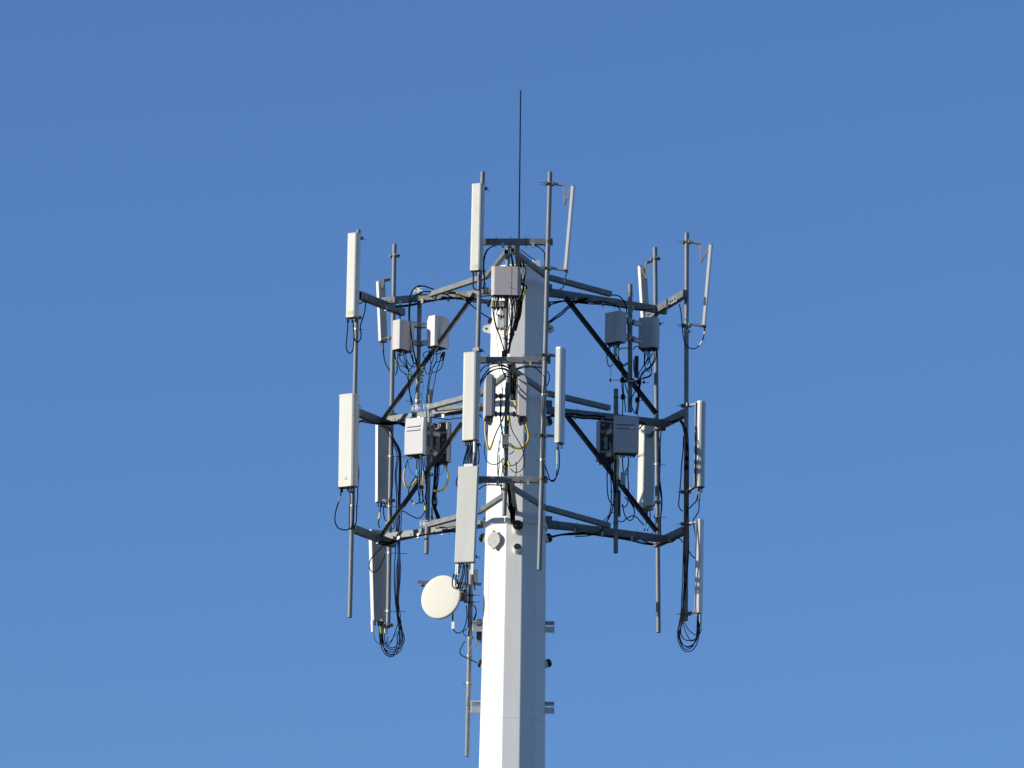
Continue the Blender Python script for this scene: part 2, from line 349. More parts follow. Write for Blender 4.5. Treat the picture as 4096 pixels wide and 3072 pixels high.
for t, d in TIER.items():
    z = d['z']; T = thing('support_frame', '%s of the three galvanised steel arm frames bolted around the white pole' % names[t], 'support frame', Vector((AX, 0, z)), 'tiers of antenna arms')
    q = lambda p, dz=0.0: PZ(p[0], p[1], z)+UP*dz
    B = lambda nm, a, b, w_, h_, m=BEAM, dz=0.0: MB().hollowbar(q(a, 0)+UP*dz, q(b, 0)+UP*dz, w_, h_).build(nm, m, T, 0.003)
    B('face_bar', *d['fb'], 0.075, 0.082); B('face_bar', *d['lb'], 0.085, 0.105); MB().bar(q(d['rb'][0]), q(d['rb'][1]), 0.085, 0.105).build('face_bar', BEAM, T, 0.003)
    B('arm', *d['la'], 0.07, 0.092, dz=0.001); B('arm', *d['ra'], 0.07, 0.102, dz=0.001)
    B('back_stay', *d['lb2'], 0.05, 0.06, BEAM, 0.008)
    r0 = PZ(*d['ra'][0], z); rm = r0.lerp(PZ(*d['ra'][1], z), 0.42); MB().hollowbar(rm+UP*0.01, Vector((AX+0.28, 0.36, z+0.01)), 0.05, 0.06).build('back_stay', BEAM, T, 0.003)
    # front arm runs from the pole to the front face bar
    fm = q(((d['fb'][0][0]+d['fb'][1][0])/2-8, d['fb'][0][1])); MB().hollowbar(fm+Vector((0, 0.045, 0)), Vector((AX, -0.38, z)), 0.05, 0.06).build('arm', BEAM, T, 0.003)
    for key in ('cl', 'ch'):
        a, b, c = [q(p, 0) for p in d[key]]
        up = (UP*0.8).normalized()
        MB().hollowbar(a-UP*0.003, b-UP*0.003, 0.062, 0.066).build('ring_bar', BEAM, T, 0.003)
        MB().hollowbar(b+(c-b).normalized()*0.02-UP*0.001, c-UP*0.001, 0.07, 0.072).build('ring_bar', BEAM, T, 0.003)
    # hanger plates where the radio pipes meet the arms
    plate_holes(T, P(1672, 1162, 0.60) if t == 1 else (P(1664, 1632, 0.55) if t == 2 else P(1695, 2094, 0.50)), Vector((-.35, -.93, 0)), 0.125 if t < 3 else 0.11, 0.085)
    if t == 2: plate_holes(T, P(1710, 1625, 0.45), Vector((-.35, -.93, 0)), 0.12, 0.07)
    for cx in (P(1944, 1162 if t == 1 else (1622 if t == 2 else 2082), 0.0), P(2196, 1150 if t == 1 else (1615 if t == 2 else 2078), 0.0)):
        plate_holes(T, cx, Vector((0.15, -1, 0)), 0.09, 0.10, 'pole_bracket', BEAM)
    # little bolts and clips standing on the bars
    mb = MB()
    for key, n_ in (('lb', 3), ('rb', 3), ('la', 5), ('ra', 6), ('fb', 4)):
        a, b = q(d[key][0]), q(d[key][1])
        for i in range(n_):
            c = a.lerp(b, (i+0.6+random.uniform(-.15, .15))/(n_+0.2)); rod_bolt(mb, c, UP, 0.17, 0.0045)
            side = (b-a).cross(UP).normalized(); mb.mark(); mb.cyl(c+side*0.05-UP*0.02, c-side*0.052-UP*0.02, 0.008, n=6)
    mb.build('bolt', DARK, T)
    # cable clips hanging below the arms
    mb = MB()
    for key, fr in (('la', (0.18, 0.38, 0.62, 0.82)), ('ra', (0.3, 0.55, 0.78)), ('lb', (0.55,)), ('rb', (0.4,)), ('fb', (0.28, 0.72))):
        a, b = q(d[key][0]), q(d[key][1])
        for f_ in fr:
            c = a.lerp(b, f_); s_ = (b-a).cross(UP).normalized()
            s_ = s_ if s_.y < 0 else -s_
            mb.mark(); mb.obox(c-UP*0.055+s_*0.05, (b-a), s_, UP, 0.035, 0.012, 0.06); mb.cyl(c-UP*0.085+s_*0.045-(b-a).normalized()*0.012, c-UP*0.085+s_*0.045+(b-a).normalized()*0.012, 0.013, n=10)
    mb.build('cable_clip', ZINC, T)
    T2 = T
    if t == 1:
        ra_, rb_ = q(d['rb'][0]), q(d['rb'][1]); ax_ = (rb_-ra_).normalized(); fr_ = ax_.cross(UP); fr_ = fr_ if fr_.y < 0 else -fr_
        for f_, L_ in ((.22, .22), (.82, .2)):
            c = ra_.lerp(rb_, f_)+fr_*.049-UP*.035; pl = MB().obox(c, ax_, fr_, UP, L_, .008, .075).build('clamp_plate', ZINC, T, .002)
            mb = MB()
            for k in (-.35, .05, .38): mb.mark(); mb.cyl(c+ax_*L_*k-fr_*.01, c+ax_*L_*k+fr_*.03, .01, n=6)
            mb.build('plate_bolt', DARK, pl)
# long diagonal braces between tiers
def brace(x0, y0, Y0, x1, y1, Y1, label):
    a, b = P(x0, y0, Y0), P(x1, y1, Y1); dr = (b-a).normalized(); s_ = dr.cross(Vector((0, -1, 0))).normalized(); n2 = dr.cross(s_).normalized()
    s_ = s_ if s_.x > 0 else -s_; n2 = n2 if n2.y < 0 else -n2
    ct, st = math.cos(math.radians(24)), math.sin(math.radians(24)); s_, n2 = s_*ct-n2*st, n2*ct+s_*st
    mb = MB(); mb.obox((a+b)/2, dr, s_, n2, (b-a).length, 0.052, 0.007); mb.obox((a+b)/2+s_*0.0295+n2*0.022, dr, s_, n2, (b-a).length, 0.007, 0.051)
    o = mb.build('diagonal_brace', BRACE, None, 0.002); tag(o, label, 'steel brace', 'diagonal braces between the arm frames')
    mb = MB()
    for c in (a+dr*0.06, b-dr*0.06): mb.mark(); mb.cyl(c-n2*0.03, c+n2*0.03, 0.012, n=6)
    mb.build('end_bolt', DARK, o)
brace(1898, 1172, 0.30, 1528, 1680, 0.92, 'dark slanting steel brace on the left running from highest to middle arm frame')
brace(1846, 1690, 0.45, 1520, 2146, 1.0, 'dark slanting steel brace on the left running from middle to lowest arm frame')
brace(2258, 1192, 0.20, 2622, 1658, 1.10, 'dark slanting steel brace on the right running from highest to middle arm frame')
brace(2266, 1668, 0.20, 2624, 2128, 1.15, 'dark slanting steel brace on the right running from middle to lowest arm frame')

# ------------------------------------------------------------------ pipes
PIPES = {}
def pipe(key, x0, y0, x1, y1, Y, label, rpx=9.2, rings=(), Y1=None):
    a, b = P(x0, y0, Y), P(x1, y1, Y if Y1 is None else Y1)
    T = thing('mounting_pipe', label, 'pipe', b, 'upright galvanised mounting pipes')
    MB().cyl(b, a, rpx*PX, n=24, hollow=True).build('tube', GALV, T)
    PIPES[key] = (a, b, rpx*PX)
    for y in rings:
        f = (y-y0)/(y1-y0); c = a.lerp(b, f); r = rpx*PX
        pts = [c+Vector((math.sin(t_)*(r+0.004), -math.cos(t_)*(r+0.004), 0)) for t_ in [math.pi*(i/12-0.5)*1.15 for i in range(13)]]
        mb = MB(); mb.tube(pts, 0.0055, 6)
        mb.build('u_bolt', BEAM, T)
    return T
def on(key, y):
    a, b, r = PIPES[key]; lo, hi = 0.0, 1.0
    for _ in range(30):
        m_ = (lo+hi)/2; p = a.lerp(b, m_); v = p-CAM; yy = 1536-v.dot(CU)/v.dot(CF)*FPX
        if yy < y: lo = m_
        else: hi = m_
    return a.lerp(b, lo)
pipe('A', 1434, 920, 1399, 2470, 0.56, 'leftmost upright pipe with two cream panel antennas on its front')
pipe('B', 1578, 978, 1552, 2512, 1.50, 'upright pipe second from the left, behind the left corner of the arms')
pipe('C', 1931, 688, 1886, 2276, -2.42, 'front upright pipe left of the whip, carrying three stacked panel antennas', rings=(1190,))
pipe('D', 2200, 688, 2157, 2280, -2.42, 'tall front upright pipe just right of the white pole', rings=(966, 974, 1441, 1447, 1918, 1924))
pipe('E', 2620, 990, 2634, 2530, 1.52, 'upright pipe second from the right with the longest bare lower end')
pipe('F', 2747, 932, 2743, 2483, 0.42, 'rightmost upright pipe with black cables strapped down it')
pipe('G', 2521, 1138, 2520, 1648, 0.52, 'short upper pipe on the right holding the two shaded square radios', rings=(1172, 1180))
pipe('H', 2464, 1556, 2463, 2212, 0.46, 'short lower pipe on the right holding the slotted shaded radio', rings=(1620, 1632, 2090, 2097))
pipe('I', 1680, 1143, 1669, 1642, 0.80, 'short upper pipe on the left between two pale square radios')
pipe('J', 1721, 1560, 1706, 2215, 0.74, 'short lower pipe on the left behind the slotted pale radio')
pipe('K', 2033, 958, 2021, 1436, -1.62, 'short upper pipe in front of the white pole under the perforated radio', rpx=8.5, rings=(985, 992))
pipe('N', 2033, 1480, 2017, 2062, -1.78, 'short lower pipe in front of the white pole between the two slim radios', rpx=9.2, rings=(1955, 1962))
pipe('L', 1885, 2262, 1868, 3025, 0.02, 'long lower pipe left of the white pole carrying the round dish', rings=(2823, 2840, 2470))

# the thin whip
a, b = P(2082.5, 362, 0.0), P(2075, 1046, 0.0); b.z = max(b.z, ZT+0.02)
T = thing('lightning_rod', 'thin black whip rod standing tall on top of the white pole', 'lightning rod', b)
MB().cyl(b, a, 0.011, 0.009, n=8).build('rod', RUB, T)
MB().cyl(b-UP*0.01, b+UP*0.10, 0.022, n=12).build('base_ferrule', DARK, T)

# ------------------------------------------------------------------ panel antennas
def axes(az, top, bot):
    u = (top-bot).normalized(); a = math.radians(az); f = Vector((math.sin(a), -math.cos(a), 0)); f = (f-u*f.dot(u)).normalized()
    return u, f, u.cross(f).normalized()*-1          # up, facing, right-hand side seen from the front
def profile(kind, w_, d_):
    if kind == 'round':
        p = [(-w_/2, 0)]+[(-w_/2*math.cos(a), d_*0.45+math.sin(a)*d_*0.55) for a in [math.pi*i/16 for i in range(17)]]+[(w_/2, 0)]; return p
    if kind == 'cyl':
        return [(w_/2*math.cos(-math.pi/2-2*math.pi*i/28), d_/2+d_/2*math.sin(-math.pi/2-2*math.pi*i/28)) for i in range(28)]
    if kind == 'chamfer':
        c = min(w_, d_)*0.32; return [(-w_/2, 0), (-w_/2, d_-c), (-w_/2+c*0.5, d_-c*.25), (-w_/2+c, d_), (w_/2-c, d_), (w_/2-c*.5, d_-c*.25), (w_/2, d_-c), (w_/2, 0)]
    return [(-w_/2, 0), (-w_/2, d_), (w_/2, d_), (w_/2, 0)]
def clamp(parent, key, y, target, name='bracket', bolt=1, m=None, s=1.0):
    p = on(key, y); r = PIPES[key][2]; dr = (target-p); dr.z = 0; dr = dr.normalized(); sd = dr.cross(UP).normalized()
    mb = MB(); mb.obox(p+dr*(r+0.012), dr, sd, UP, 0.022, 0.10*s, 0.05*s); mb.obox(p-dr*(r+0.012), dr, sd, UP, 0.022, 0.10*s, 0.045*s)
    for k in (-1, 1):
        mb.cyl(p+sd*k*(r+0.011)-dr*(0.13*s if bolt else 0.07)+UP*0.004*k, p+sd*k*(r+0.011)+dr*0.06, 0.0055, n=6)
        mb.cyl(p+sd*k*(r+0.011)-dr*(r+0.036), p+sd*k*(r+0.011)-dr*(r+0.024), 0.012, n=6)
    return mb.build(name, m or BEAM, parent, 0.002), p
def panel(label, z, top, bot, Y, wpx, dpx, az, key, kind='chamfer', m=RADO, cap=None, ports=3, brk=(), group='panel antennas', capm=None, inset=0.0, backm=None, Ybot=None):
    t_, b_ = P(*top, Y, z), P(*bot, Y if Ybot is None else Ybot, z); u, f, r_ = axes(az, t_, b_); w_, d_ = wpx*PX, dpx*PX
    T = thing('panel_antenna', label, 'antenna', b_, group); H = (t_-b_).length
    o0, o1 = b_-f*d_/2, t_-f*d_/2; prof = profile(kind, w_, d_); ch = 0.03 if cap else 0.012
    mb = MB(); mb.prism(prof, o0+u*0.012, o1-u*ch, r_, f, kind in ('round', 'cyl')); body = mb.build('radome', m, T, 0.004)
    g_ = 1.035; mb = MB(); mb.prism([(a*g_, (b-d_/2)*g_+d_/2) for a, b in prof], o1-u*ch, o1, r_, f, kind in ('round', 'cyl')); mb.build('top_cap', capm or m, T, 0.006)
    mb = MB(); mb.prism([(a*g_, (b-d_/2)*g_+d_/2) for a, b in prof], o0, o0+u*0.012, r_, f, kind in ('round', 'cyl')); mb.build('bottom_cap', BACK if m is not RADW else m, T, 0.003)
    mb = MB(); mb.obox((o0+o1)/2-f*0.004, r_, f, u, w_*0.97, 0.008, H*0.985)
    mb.build('back_plate', backm or BACK, T, 0.002)
    mb = MB()
    for i in range(ports):
        x_ = (i-(ports-1)/2)*w_*0.62/max(1, ports-1) if ports > 1 else 0
        c = o0+r_*x_+f*d_*0.5; mb.mark(); mb.cyl(c-u*0.045, c+u*0.002, 0.011, n=8); mb.cyl(c-u*0.06, c-u*0.04, 0.014, n=8)
    if ports: mb.build('connector', DARK, T)
    for y in brk:
        c, p = clamp(T, key, y, (o0+o1)/2)
        # arm from clamp to the back of the panel
        hh = (p-o0).dot(u); tgt = o0+u*max(0.03, min(H-0.03, hh))-f*0.006
        if (tgt-p).length > 0.05: MB().bar(p+(tgt-p).normalized()*0.03, tgt, 0.05, 0.03).build('bracket_arm', BEAM, T, 0.002)
    T['_'] = 0; del T['_']
    return T, (o0, o1, u, f, r_, w_, d_, H)
def sticker(T, fr, dx, dz, wd, ht, m, off=0.003):
    o0, o1, u, f, r_, w_, d_, H = fr; c = o0+u*dz+r_*dx+f*(d_+off)
    mb = MB(); mb.obox(c, r_, f, u, wd, 0.002, ht); return mb.build('sticker', m, T)
A = {}
T, fr = panel('uppermost cream panel antenna on the front pipe left of the thin whip', '0', (1912, 737), (1904, 1085), -2.56, 47, 28, -24, 'C', brk=(752, 1078), cap=None); sticker(T, fr, 0.0, 0.06, 0.075, 0.045, CREAM)
T, fr = panel('broad cream rounded panel antenna at mid height on the front left pipe', '0', (1886, 1412), (1880, 1764), -2.58, 62, 34, -24, 'C', 'chamfer', brk=(1400, 1775), cap=None, ports=5)
o0, o1, u, f, r_, w_, d_, H = fr; mb = MB(); mb.cyl(o0-r_*w_*.32+f*d_*.5-u*0.17, o0-r_*w_*.32+f*d_*.5, 0.017, 0.022, n=12); mb.build('tilt_actuator', WHITE, T)
T, fr = panel('widest flat white panel antenna, lowest on the front left pipe', '0', (1876, 1868), (1860, 2252), -2.56, 78, 24, -18, 'C', 'box', RADO, brk=(1930, 2225), ports=4)
o0, o1, u, f, r_, w_, d_, H = fr
for k in (-.44, -.36, .36, .44):
    c = o0+r_*w_*k+f*d_*(0.5)
    MB().cyl(c-u*0.165, c-u*0.01, 0.0125, n=12).build('actuator_tube', WHITE, T)
mb = MB(); mb.obox(o1+u*0.022+r_*0.01+f*d_*.4, r_, f, u, 0.13, 0.02, 0.045); mb.build('top_lug', WHITE, T, 0.003)
T, fr = panel('uppermost cream panel antenna on the leftmost pipe', '0', (1415, 935), (1407, 1272), 0.42, 48, 30, -26, 'A', brk=(950, 1268)); sticker(T, fr, 0.0, 0.065, 0.085, 0.045, CREAM)
T, fr = panel('tall wide cream panel antenna at mid height on the leftmost pipe', '0', (1395, 1580), (1390, 1950), 0.40, 76, 40, -26, 'A', 'chamfer', brk=(1620, 1936), cap=1)
sticker(T, fr, -0.01, 0.105, 0.055, 0.007, MARK); sticker(T, fr, -0.01, 0.125, 0.018, 0.016, MARK)
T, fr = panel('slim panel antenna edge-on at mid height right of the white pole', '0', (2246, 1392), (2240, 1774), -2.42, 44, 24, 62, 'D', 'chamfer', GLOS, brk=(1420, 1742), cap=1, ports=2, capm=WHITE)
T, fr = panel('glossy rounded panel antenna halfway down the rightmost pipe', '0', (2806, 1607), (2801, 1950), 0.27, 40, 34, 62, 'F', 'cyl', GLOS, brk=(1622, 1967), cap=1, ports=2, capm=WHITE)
T, fr = panel('lowest slim glossy panel antenna by the foot of the rightmost pipe', '0', (2802, 2080), (2796, 2454), 0.27, 40, 22, 72, 'F', 'chamfer', RADW, brk=(2095, 2456), cap=1, ports=2)
o0, o1, u, f, r_, w_, d_, H = fr; mb = MB(); mb.cyl(o0+f*d_*.8-u*0.19, o0+f*d_*.8, 0.019, n=12); mb.build('tilt_actuator', WHITE, T)
T, fr = panel('back-view panel antenna behind the second left pipe at mid height', '0', (1527, 1672), (1526, 2012), 1.78, 54, 26, -150, 'B', 'chamfer', RADW, brk=(1660, 2004), ports=3, backm=PBACK)
T, fr = panel('lowest back-view panel antenna hanging under the left arm corner', '0', (1508, 2122), (1518, 2486), 1.78, 68, 22, -150, 'B', 'box', RADW, brk=(2140, 2502), ports=4, backm=PBACK)
o0, o1, u, f, r_, w_, d_, H = fr
for k in (.40, -.50): c = o0+r_*w_*k+f*d_*.3; MB().cyl(c-u*0.17, c-u*0.01, 0.026, 0.03, n=14).build('actuator_tube', WHITE, T)
T, fr = panel('wide cream panel antenna seen from behind between the two right pipes', '0', (2584, 1690), (2576, 2040), 2.09, 56, 52, -140, 'E', 'chamfer', RADO, brk=(1712, 2010), ports=2, backm=mat('warm_grey_back', (0.50, 0.51, 0.45), 0.5, 0, 0.08, 4))

# thin tilted antennas on scissor brackets
def link(T, name, z, pts, Y, th, dp, m=ZINC):
    mb = MB(); w_ = [P(*p, Y, z) for p in pts]
    for a, b in zip(w_, w_[1:]):
        dr = (b-a).normalized(); s_ = dr.cross(Vector((0, 1, 0))).normalized()
        mb.obox((a+b)/2+Vector((0, dp*.5, 0)), dr, s_, Vector((0, 1, 0)), (b-a).length+th*.6, th, 0.006); mb.obox((a+b)/2-Vector((0, dp*.5, 0)), dr, s_, Vector((0, 1, 0)), (b-a).length+th*.6, th, 0.006)
        mb.obox((a+b)/2+s_*th*.4, dr, s_, Vector((0, 1, 0)), (b-a).length, 0.005, dp)
    for p in w_: mb.cyl(p-Vector((0, dp*.5+.012, 0)), p+Vector((0, dp*.5+.012, 0)), 0.010, n=8)
    return mb.build(name, m, T, 0.001)
def tilted(label, z, top, bot, Y, key, ytop, ybot, v1, v2, az, wpx, dpx, dp=0.05, th=0.028, m=ZINC):
    T, fr = panel(label, z, top, bot, Y, wpx, dpx, az, key, 'chamfer', m, ports=1, capm=BACK, group='thin tilted panel antennas', backm=PBACK if az < 0 else BACK)
    if az < 0:
        o0, o1, u, f, r_, w_, d_, H = fr; MB().obox(o0+u*H*.42-f*.010, r_, f, u, w_*.55, .002, .035).build('sticker', LIME, T)
    clamp(T, key, ytop, P(*v1[1], Y, z)); clamp(T, key, ybot, P(*v2[-1], Y, z))
    link(T, 'scissor_bracket', z, v1, Y, th, dp); link(T, 'foot_bracket', z, v2, Y, th, dp*.8)
    return T, fr
THINW = mat('thin_antenna_white', (0.80, 0.79, 0.76), 0.3, 0.0, 0.08, 8)
tilted('thin leaning panel antenna seen edge-on, high to the right of the whip', '2', (723, 262), (650, 1095), -2.42, 'D', 735, 1072,
       [(520, 232), (628, 246), (636, 430), (700, 270)], [(510, 1062), (632, 1080)], 84, 44, 13, m=THINW)
tilted('thin leaning panel antenna seen edge-on beside the rightmost pipe', '2', (2078, 838), (2008, 1640), 0.36, 'F', 968, 1302,
       [(1880, 806), (1972, 822), (1980, 995), (2062, 845)], [(1870, 1612), (1995, 1632)], 84, 44, 13, m=THINW)
tilted('thin leaning panel antenna seen from behind near the second left pipe', '3', (812, -85), (850, 805), 1.66, 'B', 1024, 1352,
       [(955, -130), (865, -105), (850, -5+25), (812, -85)], [(960, 735), (850, 775)], -140, 36, 18, dp=0.14, th=0.02, m=THINW)
tilted('thin leaning panel antenna seen from behind near the second right pipe', '2', (1392, 1045), (1428, 1640), 1.70, 'E', 1036, 1296,
       [(1520, 975), (1440, 1010), (1435, 1175), (1375, 1050)], [(1500, 1610), (1420, 1630)], -140, 36, 18, dp=0.14, th=0.02, m=THINW)

# ------------------------------------------------------------------ radio units
def radio(label, z, c, Y, wpx, hpx, dpx, az, key=None, ybr=(), m=RADI, kind='plain', conn=4, name='radio_unit'):
    c = P(*c, Y, z); a = math.radians(az); f = Vector((math.sin(a), -math.cos(a), 0)); r_ = Vector((math.cos(a), math.sin(a), 0)); w_, h_, d_ = wpx*PX, hpx*PX/0.968, dpx*PX
    T = thing(name, label, 'radio', c-UP*h_/2, 'remote radio units')
    mb = MB()
    if kind == 'plain':      # softly chamfered cover in front of a ribbed heat-sink body
        pr = [(-w_/2, -d_*.5), (-w_/2, d_*.28), (-w_*.40, d_*.5), (w_*.40, d_*.5), (w_/2, d_*.28), (w_/2, -d_*.5)]
        mb.prism(pr, c-UP*h_/2, c+UP*h_/2, r_, f); cov = mb.build('cover', m, T, 0.008)
        mb = MB()
        mb.obox(c-UP*(h_/2-0.01)-f*0.005, r_, f, UP, w_*.90, d_*.86, 0.03); mb.build('base_tray', DARK, T, 0.003)
        mb = MB()
        for i in range(9): mb.obox(c-f*(d_*.5+0.011)+r_*w_*(i-4)/10, r_, f, UP, 0.004, 0.022, h_*.9)
        mb.build('heat_sink', BACK, T)
        mb = MB(); mb.obox(c+r_*w_*.18+f*(d_*.5+.001), r_, f, UP, 0.004, 0.003, h_*.96); mb.build('cover_seam', BACK, T)
    elif kind == 'slotted':
        X = f; prof = [(-d_*.1, -h_/2), (d_*.5, -h_/2), (d_*.5+0.002, h_*.10), (d_*.42, h_*.34), (d_*.36, h_/2), (-d_*.1, h_/2)]
        mb.prism(prof, c-r_*w_/2, c+r_*w_/2, f, UP); mb.build('cover', m, T, 0.010)
        mb = MB(); mb.obox(c-f*d_*.31, r_, f, UP, w_*.92, d_*.42, h_*.96)
        for i in range(9): mb.obox(c-f*(d_*.53)+r_*w_*(i-4)/10.5, r_, f, UP, 0.004, 0.03, h_*.85)
        mb.build('heat_sink', BACK, T, 0.003)
        for i, k in enumerate((0.27, 0.165)):
            n2 = f; MB().obox(c+f*(d_*(.435+.035*i)+.004)+UP*h_*k-r_*w_*.03, r_, f, UP, w_*.72, 0.016, 0.022).build('slot_rib', m, T, 0.004)
            MB().obox(c+f*(d_*(.435+.035*i)+.006)+UP*(h_*k-.016)-r_*w_*.03, r_, f, UP, w_*.72, 0.010, 0.007).build('slot', DARK, T)
        mb = MB(); mb.obox(c-UP*(h_/2-0.012)-f*0.01, r_, f, UP, w_*.86, d_*.8, 0.035); mb.build('base_tray', DARK, T, 0.003)
    elif kind == 'open':      # seen from behind: rim, fins and clutter inside
        mb.obox(c+f*d_*.32, r_, f, UP, w_, d_*.34, h_)
        for s_ in (-1, 1): mb.obox(c+r_*s_*(w_/2-.006), r_, f, UP, 0.012, d_, h_)
        mb.obox(c+UP*(h_/2-.008), r_, f, UP, w_-.024, d_*.9, .016)
        mb.build('housing', m, T, 0.004)
        mb = MB()
        for i in range(11): mb.obox(c-f*d_*.08+r_*(w_-.04)*(i-5)/11, r_, f, UP, 0.004, d_*.42, h_*.93)
        mb.build('heat_sink', BACK, T)
        mb = MB()
        for k in (-.28, .22): mb.mark(); mb.obox(c-f*d_*.42+UP*h_*k, r_, f, UP, w_*.8, 0.012, 0.035)
        mb.mark(); mb.obox(c-f*d_*.44-UP*h_*.05+r_*w_*.1, r_, f, UP, w_*.22, 0.01, h_*.34)
        for i in range(7): mb.mark(); mb.obox(c-f*d_*.46+UP*h_*random.uniform(-.3, .4)+r_*w_*random.uniform(-.32, .32), r_, f, UP, .035, .014, .022)
        mb.build('back_fittings', ZINC, T, 0.002)
        mb = MB(); mb.obox(c-UP*(h_/2-0.005), r_, f, UP, w_*.86, d_*.7, 0.03); mb.build('base_tray', DARK, T, 0.003)
    elif kind == 'slim':
        prof = [(-d_*.5, -h_*.5), (d_*.30, -h_*.5), (d_*.30, h_*.30), (d_*.5, h_*.40), (d_*.5, h_*.5), (-d_*.5, h_*.5)]
        prof = [(-d_*.5, -h_*.5), (d_*.5, -h_*.5), (d_*.5, h_*.36), (d_*.22, h_*.5), (-d_*.5, h_*.5)]
        mb.prism(prof, c-r_*w_/2, c+r_*w_/2, f, UP); mb.build('cover', m, T, 0.007)
        mb = MB(); mb.obox(c-f*(d_*.5+.014), r_, f, UP, w_*.94, .026, h_*.95); mb.build('back_shell', RADL, T, 0.006)
        mb = MB()
        for i in range(8): mb.obox(c-f*(d_*.5+.04)+r_*w_*(i-3.5)/9.5, r_, f, UP, 0.004, 0.03, h_*.86)
        mb.build('heat_sink', BACK, T)
        mb = MB(); mb.obox(c-UP*(h_/2+0.03)-f*.01, r_, f, UP, w_*.55, d_*.9, 0.075); mb.obox(c-UP*(h_/2+0.02)-f*(d_*.5+.01), r_, f, UP, w_*.7, 0.03, 0.11); mb.build('base_tray', DARK, T, 0.004)
    mb = MB(); b0 = c-UP*(h_/2)
    for i in range(conn):
        q_ = b0+r_*w_*((i+.5)/conn-.5)*.8+f*d_*random.uniform(-.25, .2); mb.mark(); mb.cyl(q_-UP*random.uniform(.035, .06), q_+UP*.012, 0.012, n=8); mb.cyl(q_-UP*.03, q_-UP*.015, 0.017, n=8)
    if conn: mb.build('connector', DARK, T)
    for y in ybr:
        cl, p = clamp(T, key, y, c, s=1.1, bolt=0, m=ZINC); tg = Vector((c.x, c.y, p.z))-f*d_*.5
        mb = MB(); mb.bar(p+(tg-p).normalized()*.03, tg, 0.06, 0.05)
        mb.bar(p+(tg-p).normalized()*.05+UP*.031, tg+UP*.031, 0.09, 0.008); mb.build('mounting_arm', BRITE, T, 0.003)
    return T, (c, f, r_, w_, h_, d_)
T, (c, f, r_, w_, h_, d_) = radio('square perforated grey radio on top of the arms in front of the pole', '0', (2024, 1128), -1.78, 116, 113, 45, 1, 'K', (1085, 1170), PERF, 'plain', 8)
a_ = c+f*(d_*.5+.004); MB().tube([a_+r_*.05-UP*.09, a_+r_*.10-UP*.115, a_+r_*.155-UP*.135], .002, 5).build('loose_wire', RUB, T)
radio('small grey junction radio tucked below the perforated radio', '4', (900, 250), -1.62, 56, 24, 30, 1, None, (), RADI, 'plain', 3)
radio('small pale box with red plugs under the perforated radio', '4', (955, 375), -1.60, 27, 24, 18, 1, None, (), RADL, 'plain', 2)
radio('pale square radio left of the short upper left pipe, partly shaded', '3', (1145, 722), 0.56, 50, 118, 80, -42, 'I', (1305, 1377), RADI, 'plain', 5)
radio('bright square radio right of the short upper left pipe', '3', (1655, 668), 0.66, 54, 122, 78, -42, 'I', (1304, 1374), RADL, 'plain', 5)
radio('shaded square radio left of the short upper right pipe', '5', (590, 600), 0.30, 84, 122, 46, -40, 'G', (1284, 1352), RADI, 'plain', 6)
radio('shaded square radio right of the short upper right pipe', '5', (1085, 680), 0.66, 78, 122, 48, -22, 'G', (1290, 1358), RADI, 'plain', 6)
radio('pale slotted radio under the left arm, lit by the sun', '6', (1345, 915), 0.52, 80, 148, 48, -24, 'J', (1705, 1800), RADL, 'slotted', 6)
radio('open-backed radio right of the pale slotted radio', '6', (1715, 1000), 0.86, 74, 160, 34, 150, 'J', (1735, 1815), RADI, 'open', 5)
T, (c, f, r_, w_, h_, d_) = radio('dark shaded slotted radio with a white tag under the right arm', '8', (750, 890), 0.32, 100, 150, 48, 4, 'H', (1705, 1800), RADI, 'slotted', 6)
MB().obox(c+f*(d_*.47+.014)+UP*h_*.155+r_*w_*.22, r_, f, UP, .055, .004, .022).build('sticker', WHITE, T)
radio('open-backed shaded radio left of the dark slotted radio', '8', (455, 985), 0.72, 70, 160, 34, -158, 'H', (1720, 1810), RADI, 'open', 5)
radio('slim radio seen edge-on, left of the pipe before the white pole', '7', (740, 330), -1.84, 92, 164, 24, -84, None, (), RADI, 'slim', 2)
radio('slim radio seen edge-on, right of the pipe before the white pole', '7', (1278, 345), -1.84, 92, 158, 26, 84, None, (), RADI, 'slim', 2)
# cross brackets between the slim radios
T = thing('radio_bracket', 'pair of galvanised cross bars holding the two slim radios to their pipe', 'bracket', P(2024, 1660, -1.8))
for y0 in (310, 575):
    a, b = P(825, y0, -1.80, '7'), P(1215, y0+5, -1.80, '7'); MB().hollowbar(a, b, 0.05, 0.042).build('cross_bar', ZINC, T, 0.002)
    mb = MB()
    for x in (860, 930, 1040, 1130, 1180): p = P(x, y0, -1.83, '7'); mb.mark(); mb.obox(p, Vector((1, 0, 0)), Vector((0, 1, 0)), UP, .03, .02, .06+.02*random.random())
    for x in (905, 1135): rod_bolt(mb, P(x, y0+20, -1.85, '7'), Vector((1, 0, 0)), .09, .006)
    mb.build('clamp_block', DARK, T, 0.002)

